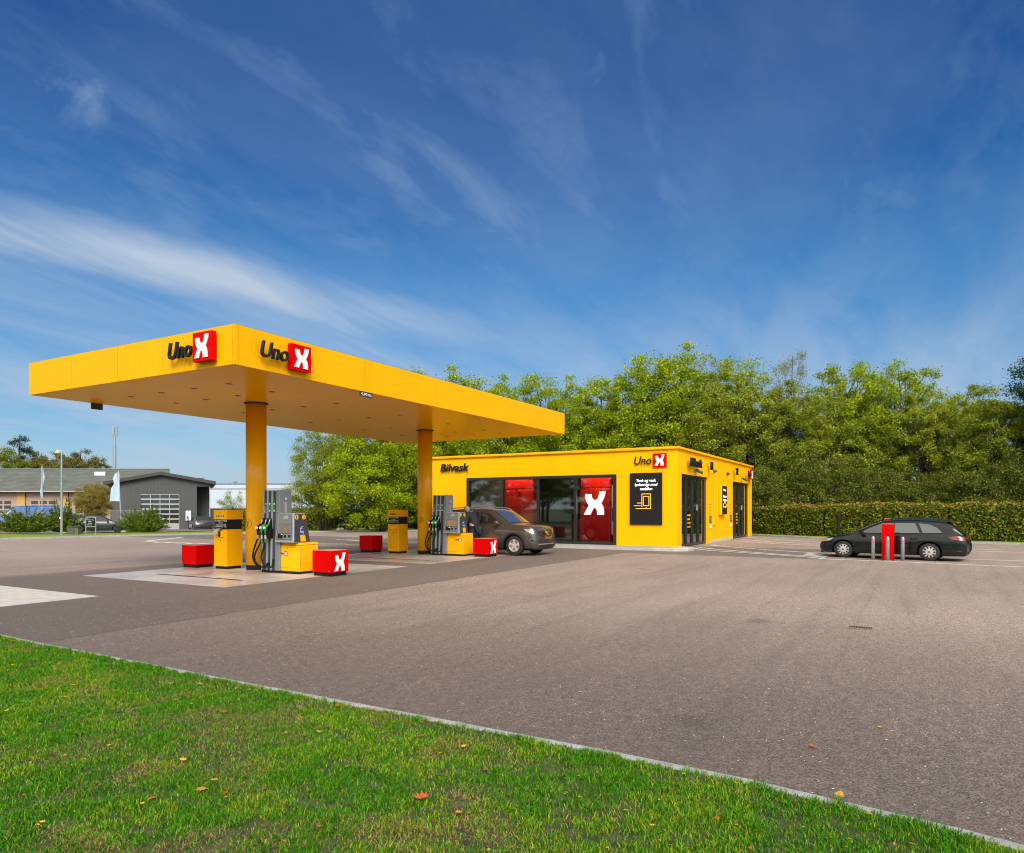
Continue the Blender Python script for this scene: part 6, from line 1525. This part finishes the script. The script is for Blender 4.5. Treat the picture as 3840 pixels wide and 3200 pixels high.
# mast
t, UX, VZ = ftower('antenna_mast', 430, 112, 'tall grey lattice-topped antenna mast behind the garage roof', 'mast')
b = MB(); b.tube([(0, 0, 0), (0, 0, VZ(1715)), (0, 0, VZ(1670))], [.26, .24, .22], 12); b.tube([(0, 0, VZ(1670)), (0, 0, VZ(1633))], .15, 10); mk('pole', b, M['steel'], t)
b = MB()
for k in range(3):
    a = k*2.09+.4; x, y = .3*math.cos(a), .3*math.sin(a); b.box(x-.09, y-.09, VZ(1630), x+.09, y+.09, VZ(1600))
b.tube([(0, 0, VZ(1633)), (0, 0, VZ(1597))], .07, 8); b.tube([(-.35, 0, VZ(1634)), (.35, 0, VZ(1634))], .12, 8); mk('antennas', b, M['pumplight'], t)
# street lamps
t, UX, VZ = ftower('street_lamp', 231, 48, 'grey street lamp with a domed head on the lawn, beside the utility cabinet', 'street lamp')
zg = slope(*at(231, 48).xy)+.1
b = MB(); b.tube([(0, 0, zg), (0, 0, 1.6), (0, 0, VZ(1705)), (-.02, 0, VZ(1692)), (-.10, 0, VZ(1688)), (-.2, 0, VZ(1690))], [.085, .08, .05, .04, .035, .03], 12); mk('pole', b, M['steel'], t)
b = MB(); b.lathe([(.22, VZ(1702)), (.21, VZ(1697)), (.16, VZ(1691)), (.06, VZ(1687)), (.01, VZ(1686))], (-.24, 0, 0), 'z', 20); mk('lamp_head', b, paint('weathered lamp shade', (.40, .37, .33), .6, var=.3, scale=12), t, smooth=True)
b = MB(); b.box(-.09, -.1, VZ(1946), .0, -.086, VZ(1940)); mk('pole_tag', b, M['white'], t)
t, UX, VZ = ftower('street_lamp', 1201, 54, 'thin lamp column on the lawn beside the broad maple, mostly behind foliage', 'street lamp')
b = MB(); b.tube([(0, 0, -.3), (0, 0, VZ(1800))], [.07, .05], 10); mk('pole', b, M['steel'], t); b = MB(); b.lathe([(.2, VZ(1802)), (.15, VZ(1795)), (.02, VZ(1790))], (-.1, 0, 0), 'z', 16); mk('lamp_head', b, M['paper'], t)
# parking sign
t, UX, VZ = ftower('parking_sign', 340.5, 44, 'small black parking sign in a rounded steel hoop on the lawn', 'sign')
z0 = slope(*at(340, 44).xy)+.1; x = UX(359); zt2 = VZ(1940)
b = MB(); b.tube([(-x, 0, z0), (-x, 0, zt2-.12), (-x+.03, 0, zt2-.04), (-x+.12, 0, zt2), (x-.12, 0, zt2), (x-.03, 0, zt2-.04), (x, 0, zt2-.12), (x, 0, z0)], .03, 10); b.tube([(-x, 0, VZ(1975)), (x, 0, VZ(1975))], .02, 8); mk('hoop', b, M['steel'], t)
b = MB(); b.box(-x+.04, -.02, VZ(1973), x-.04, .02, VZ(1944)); s = mk('board', b, M['screenblk'], t)
for (txt, w, h, xx, vv) in (('P', .06, .08, -.24, 1950), ('Parkering', .34, .05, -.16, 1952), ('Kunder', .2, .04, -.16, 1957.5), ('Personale', .26, .04, -.16, 1963.5), ('Velkommen', .3, .035, -.24, 1970)):
    mk('sign_lettering', text_mesh(txt, w, h, .004, 0, .01), M['white'], s, frame((xx, -.0201, VZ(vv)), (1, 0, 0), (0, 0, 1)))
# utility cabinet, boulders
t, UX, VZ = ftower('utility_cabinet', 272, 47, 'low grey utility cabinet on the lawn beside the lamp post', 'cabinet')
z0 = slope(*at(272, 47).xy)+.1
b = MB(); b.box(UX(252), 0, z0, UX(277), .4, VZ(1978)); mk('body', b, M['pumpdark'], t); b = MB(); b.box(UX(278), .02, z0, UX(292), .4, VZ(1979)); mk('door', b, paint('mossy green cabinet door', (.10, .11, .05), .7, var=.3), t); b = MB(); b.box(UX(250.5), -.03, VZ(1978)+.001, UX(293), .43, VZ(1976)); mk('lid', b, M['pumpdark'], t)
def rock(u, D, s, label):
    rs = np.random.RandomState(int(u)); import bmesh
    bm = bmesh.new(); bmesh.ops.create_icosphere(bm, subdivisions=3, radius=1)
    for v in bm.verts:
        n_ = 1+.18*math.sin(v.co.x*3+u)+.14*math.sin(v.co.y*4+u*2)+.1*math.sin(v.co.z*5); v.co = Vector((v.co.x*n_*s[0], v.co.y*n_*s[1], max(-.2, v.co.z*n_)*s[2]))
    me = bpy.data.meshes.new('boulder'); bm.to_mesh(me); bm.free(); p = at(u, D); p.z = slope(p.x, p.y)+.13
    tag(mk('boulder', me, M['stone'], matrix=Matrix.Translation(p), smooth=True), label, 'boulder', 'boulders on the lawn')
rock(1274, 47.5, (.27, .2, .24), 'rounded mossy boulder on the lawn between the pumps')
rock(468, 55, (.2, .2, .16), 'small pale boulder at the nose of the dark saloon'); rock(241, 51, (.22, .2, .14), 'small boulder hidden between lamp post and cabinet')
# flags
def flag(u, D, top, lean, poly, label):
    t, UX, VZ = ftower('flagpole', u, D, label, 'flag', group='pale blue flags by the garage'); z1 = VZ(top)
    b = MB(); b.tube([(lean, 0, -.9), (0, 0, z1)], [.055, .035], 10); mk('pole', b, M['alu'], t); b = MB(); b.lathe([(.02, z1), (.075, z1+.03), (.07, z1+.07), (.01, z1+.1)], n=12); mk('finial', b, paint('copper knob', (.5, .22, .08), .4, metal=.5), t)
    b = MB(); vs = []; n = len(poly)
    for (u0, u1, v) in poly:
        for k in range(7): f = k/6; vs.append((UX(u0+(u1-u0)*f), .05+.12*math.sin(f*7+v*.05), VZ(v)))
    b.add(vs, [(i*7+k, i*7+k+1, (i+1)*7+k+1, (i+1)*7+k) for i in range(n-1) for k in range(6)]); mk('cloth', b, paint('pale blue cloth', (.42, .54, .72), .8, var=.08), t, smooth=True)
flag(158, 60, 1747, 0, [(155, 158, 1752), (153, 163, 1790), (154, 163, 1815), (152, 162, 1840), (154, 160, 1868)], 'limp pale blue flag hanging on the pole left of the lamp post')
flag(445, 61, 1767, .27, [(441, 445, 1768), (426, 446, 1779), (418, 447, 1795), (423, 447, 1808), (425, 448, 1816), (417, 448, 1832), (411, 449, 1880)], 'large pale blue flag on a leaning pole before the dark workshop')
# wire fence
m, nt, bs = nmat('wire netting'); nt.nodes.remove(bs); co = scaled(nt, coords(nt), (1, 1, 1)); sp = nt.nodes.new('ShaderNodeSeparateXYZ'); L(nt, co, sp.inputs[0])
a = math_(nt, 'ABSOLUTE', math_(nt, 'SINE', math_(nt, 'MULTIPLY', math_(nt, 'ADD', sp.outputs[0], sp.outputs[2]), 42))); c_ = math_(nt, 'ABSOLUTE', math_(nt, 'SINE', math_(nt, 'MULTIPLY', math_(nt, 'SUBTRACT', sp.outputs[0], sp.outputs[2]), 42)))
f = math_(nt, 'LESS_THAN', math_(nt, 'MINIMUM', a, c_), .16); tr = nt.nodes.new('ShaderNodeBsdfTransparent'); df = N(nt, 'ShaderNodeBsdfDiffuse', Color=(.2, .21, .21, 1)); mx = nt.nodes.new('ShaderNodeMixShader')
L(nt, f, mx.inputs[0]); L(nt, tr.outputs[0], mx.inputs[1]); L(nt, df.outputs[0], mx.inputs[2]); L(nt, mx.outputs[0], nt.nodes['Material Output'].inputs[0])
for (u0, u1, lab) in ((-60, 235, 'wire netting fence before the blue vans'), (412, 560, 'wire netting fence behind the junipers before the dark workshop')):
    t, UX, VZ = ftower('wire_fence', (u0+u1)/2, 60, lab, 'fence', group='wire fences by the garage yard'); k = 0; x = UX(u0)
    b = MB(); b.box(UX(u0), -.004, -.4, UX(u1), .004, 1.45); mk('netting', b, m, t)
    while x <= UX(u1)+.1:
        b = MB(); b.tube([(x, .03, -.5), (x, .03, 1.55)], .03, 8); mk('fence_post', b, M['steel'], t); x += 1.67
    b = MB(); b.tube([(UX(u0), .02, 1.45), (UX(u1), .02, 1.45)], .014, 6); mk('top_rail', b, M['steel'], t)

# ================================================================== SKY, SUN, CAMERA
SUN_AZ, SUN_EL = math.atan2(-.62, -.78), R(41)      # direction towards the sun, from +x
w = bpy.data.worlds.new('World'); sc.world = w; w.use_nodes = True; nt = w.node_tree; bg = nt.nodes['Background']
sky = nt.nodes.new('ShaderNodeTexSky'); sky.sky_type = 'NISHITA'; sky.sun_disc = False; sky.sun_elevation = SUN_EL; sky.sun_rotation = math.atan2(math.cos(SUN_AZ), math.sin(SUN_AZ)); sky.air_density = 1.0; sky.dust_density = .6; sky.ozone_density = 3.0
co = coords(nt, 'Generated'); sp = nt.nodes.new('ShaderNodeSeparateXYZ'); L(nt, co, sp.inputs[0]); Z = sp.outputs[2]
def dot(v):
    n = nt.nodes.new('ShaderNodeVectorMath'); n.operation = 'DOT_PRODUCT'; L(nt, co, n.inputs[0]); n.inputs[1].default_value = v; return n.outputs['Value']
def ray(u, v):
    k = (u-1920)/2638.7; return Vector((CA+k*SA, SA-k*CA, (1908-v)/2638.7)).normalized()
# deep polarised blue overhead, paler towards the horizon
tint = ramp(nt, Z, [(.0, (.54, .78, .95)), (.12, (.33, .69, .90)), (.30, (.10, .62, .95)), (.50, (.004, .32, .76)), (.75, (.0, .24, .66))])
blue = mixc(nt, 1., sky.outputs[0], tint, 'MULTIPLY')
# cloud coordinates: direction projected on a flat layer, turned to lie along the cirrus
zz = math_(nt, 'ADD', math_(nt, 'MAXIMUM', Z, 0), .22); pr = nt.nodes.new('ShaderNodeVectorMath'); pr.operation = 'DIVIDE'; L(nt, co, pr.inputs[0]); cb = nt.nodes.new('ShaderNodeCombineXYZ')
for i in range(3): L(nt, zz, cb.inputs[i])
L(nt, cb.outputs[0], pr.inputs[1]); pc = pr.outputs[0]
def flat(vx): z_ = max(vx.z, 0)+.22; return Vector((vx.x/z_, vx.y/z_))
d1, d2 = flat(ray(0, 870)), flat(ray(2290, 1370)); ang = math.atan2((d2-d1).y, (d2-d1).x)
cir = scaled(nt, pc, (.55, 2.6, 1), (0, 0, -ang)); n1 = noise(nt, cir, 1.5, 8, .62, dist=.5); n2 = noise(nt, scaled(nt, pc, (.8, 1.6, 1), (0, 0, -ang+.25)), .9, 6, .6, dist=.3); n3 = noise(nt, scaled(nt, pc, (1, 1, 1)), .35, 3, .5)
def band(p, q, wd, power=1.):
    a, c = ray(*p), ray(*q); n = a.cross(c).normalized(); d = dot(n); wv = math_(nt, 'MULTIPLY_ADD', n2, .10, -.05); d = math_(nt, 'ADD', d, wv)
    e = math_(nt, 'MULTIPLY', d, 1/wd); return math_(nt, 'EXPONENT', math_(nt, 'MULTIPLY', math_(nt, 'MULTIPLY', e, e), -1))
def spot(p, wd):
    d = dot(ray(*p)); return math_(nt, 'EXPONENT', math_(nt, 'MULTIPLY', math_(nt, 'SUBTRACT', d, 1), 1/(wd*wd)))
mx_ = lambda a, b_: math_(nt, 'MAXIMUM', a, b_); mul = lambda a, b_: math_(nt, 'MULTIPLY', a, b_)
cirr = ramp(nt, n1, [(.36, 0.), (.64, 1.)])
limit = ramp(nt, dot(ray(2900, 1200)), [(.80, 1.), (.995, .35)])
c_main = mul(band((0, 880), (2290, 1370), .036), mul(math_(nt, 'MULTIPLY_ADD', cirr, .5, .5), limit)); c_main = mul(c_main, 1.05)
n4 = noise(nt, scaled(nt, pc, (1.0, 2.3, 1), (0, 0, -ang+.12)), 1.7, 8, .62, dist=.35)
c_second = mul(ramp(nt, n4, [(.38, 0.), (.66, 1.)]), mul(ramp(nt, n2, [(.30, .35), (.62, 1.)]), .31))
c_third = mul(mul(band((0, 1150), (1900, 1450), .12), math_(nt, 'MULTIPLY_ADD', cirr, .6, .4)), .55)
puff = ramp(nt, noise(nt, co, 14, 6, .6, dist=.3), [(.36, 0.), (.60, 1.)])
c_puff = mul(mx_(mul(spot((305, 355), .03), puff), mul(spot((2290, 270), .032), mul(puff, .6))), .42)
veil = mul(ramp(nt, n2, [(.36, 0.), (.70, 1.)]), .20)
low = mul(ramp(nt, Z, [(.0, .95), (.12, .72), (.28, .25), (.45, 0.)]), math_(nt, 'MULTIPLY_ADD', ramp(nt, n4, [(.35, 0.), (.62, 1.)]), .6, .4))
cl = mx_(mx_(mx_(c_main, c_second), mx_(c_third, c_puff)), mx_(veil, low))
# bright cloud deck added behind the camera, unseen, as neutral fill light
back = ramp(nt, dot(Vector((-CA, -SA, .25)).normalized()), [(.0, 0.), (.45, 1.)])
cloudcol = mixc(nt, ramp(nt, Z, [(.32, 0.), (.58, 1.)]), (4.2, 5.1, 6.3), (2.6, 4.6, 7.0))
mixed = mixc(nt, cl, blue, cloudcol)
back = mul(back, ramp(nt, Z, [(.06, .25), (.3, 1.)]))
deck = mul(back, math_(nt, 'MULTIPLY_ADD', ramp(nt, n3, [(.3, 0.), (.7, 1.)]), .35, .65))
mixed = mixc(nt, deck, mixed, (20., 19., 17.))
L(nt, mixed, bg.inputs[0]); bg.inputs[1].default_value = .1

sl = bpy.data.lights.new('sun', 'SUN'); sl.energy = 3.3; sl.angle = R(30); sl.color = (1, .92, .80); so = bpy.data.objects.new('sun', sl); COL.objects.link(so)
sd = Vector((math.cos(SUN_AZ)*math.cos(SUN_EL), math.sin(SUN_AZ)*math.cos(SUN_EL), math.sin(SUN_EL))); so.rotation_euler = sd.to_track_quat('Z', 'Y').to_euler(); so.location = (0, 0, 30)

cam = bpy.data.cameras.new('camera'); co_ = bpy.data.objects.new('camera', cam); COL.objects.link(co_); sc.camera = co_
cam.sensor_width = 36; cam.sensor_fit = 'HORIZONTAL'; cam.lens = 36*CF; cam.shift_y = (1908-1600)/3840; cam.clip_start = .1; cam.clip_end = 6000
co_.location = (0, 0, CH); co_.rotation_euler = (R(90), 0, YAW-R(90))
for o in bpy.data.objects:
    if '_w' in o: del o['_w']
sc.view_settings.view_transform = 'Standard'; sc.view_settings.look = 'None'; sc.view_settings.exposure = .2; sc.view_settings.gamma = 1
sc.render.engine = 'CYCLES'; sc.cycles.max_bounces = 8; sc.cycles.transparent_max_bounces = 16; sc.cycles.use_denoising = True; sc.cycles.filter_width = 1.1
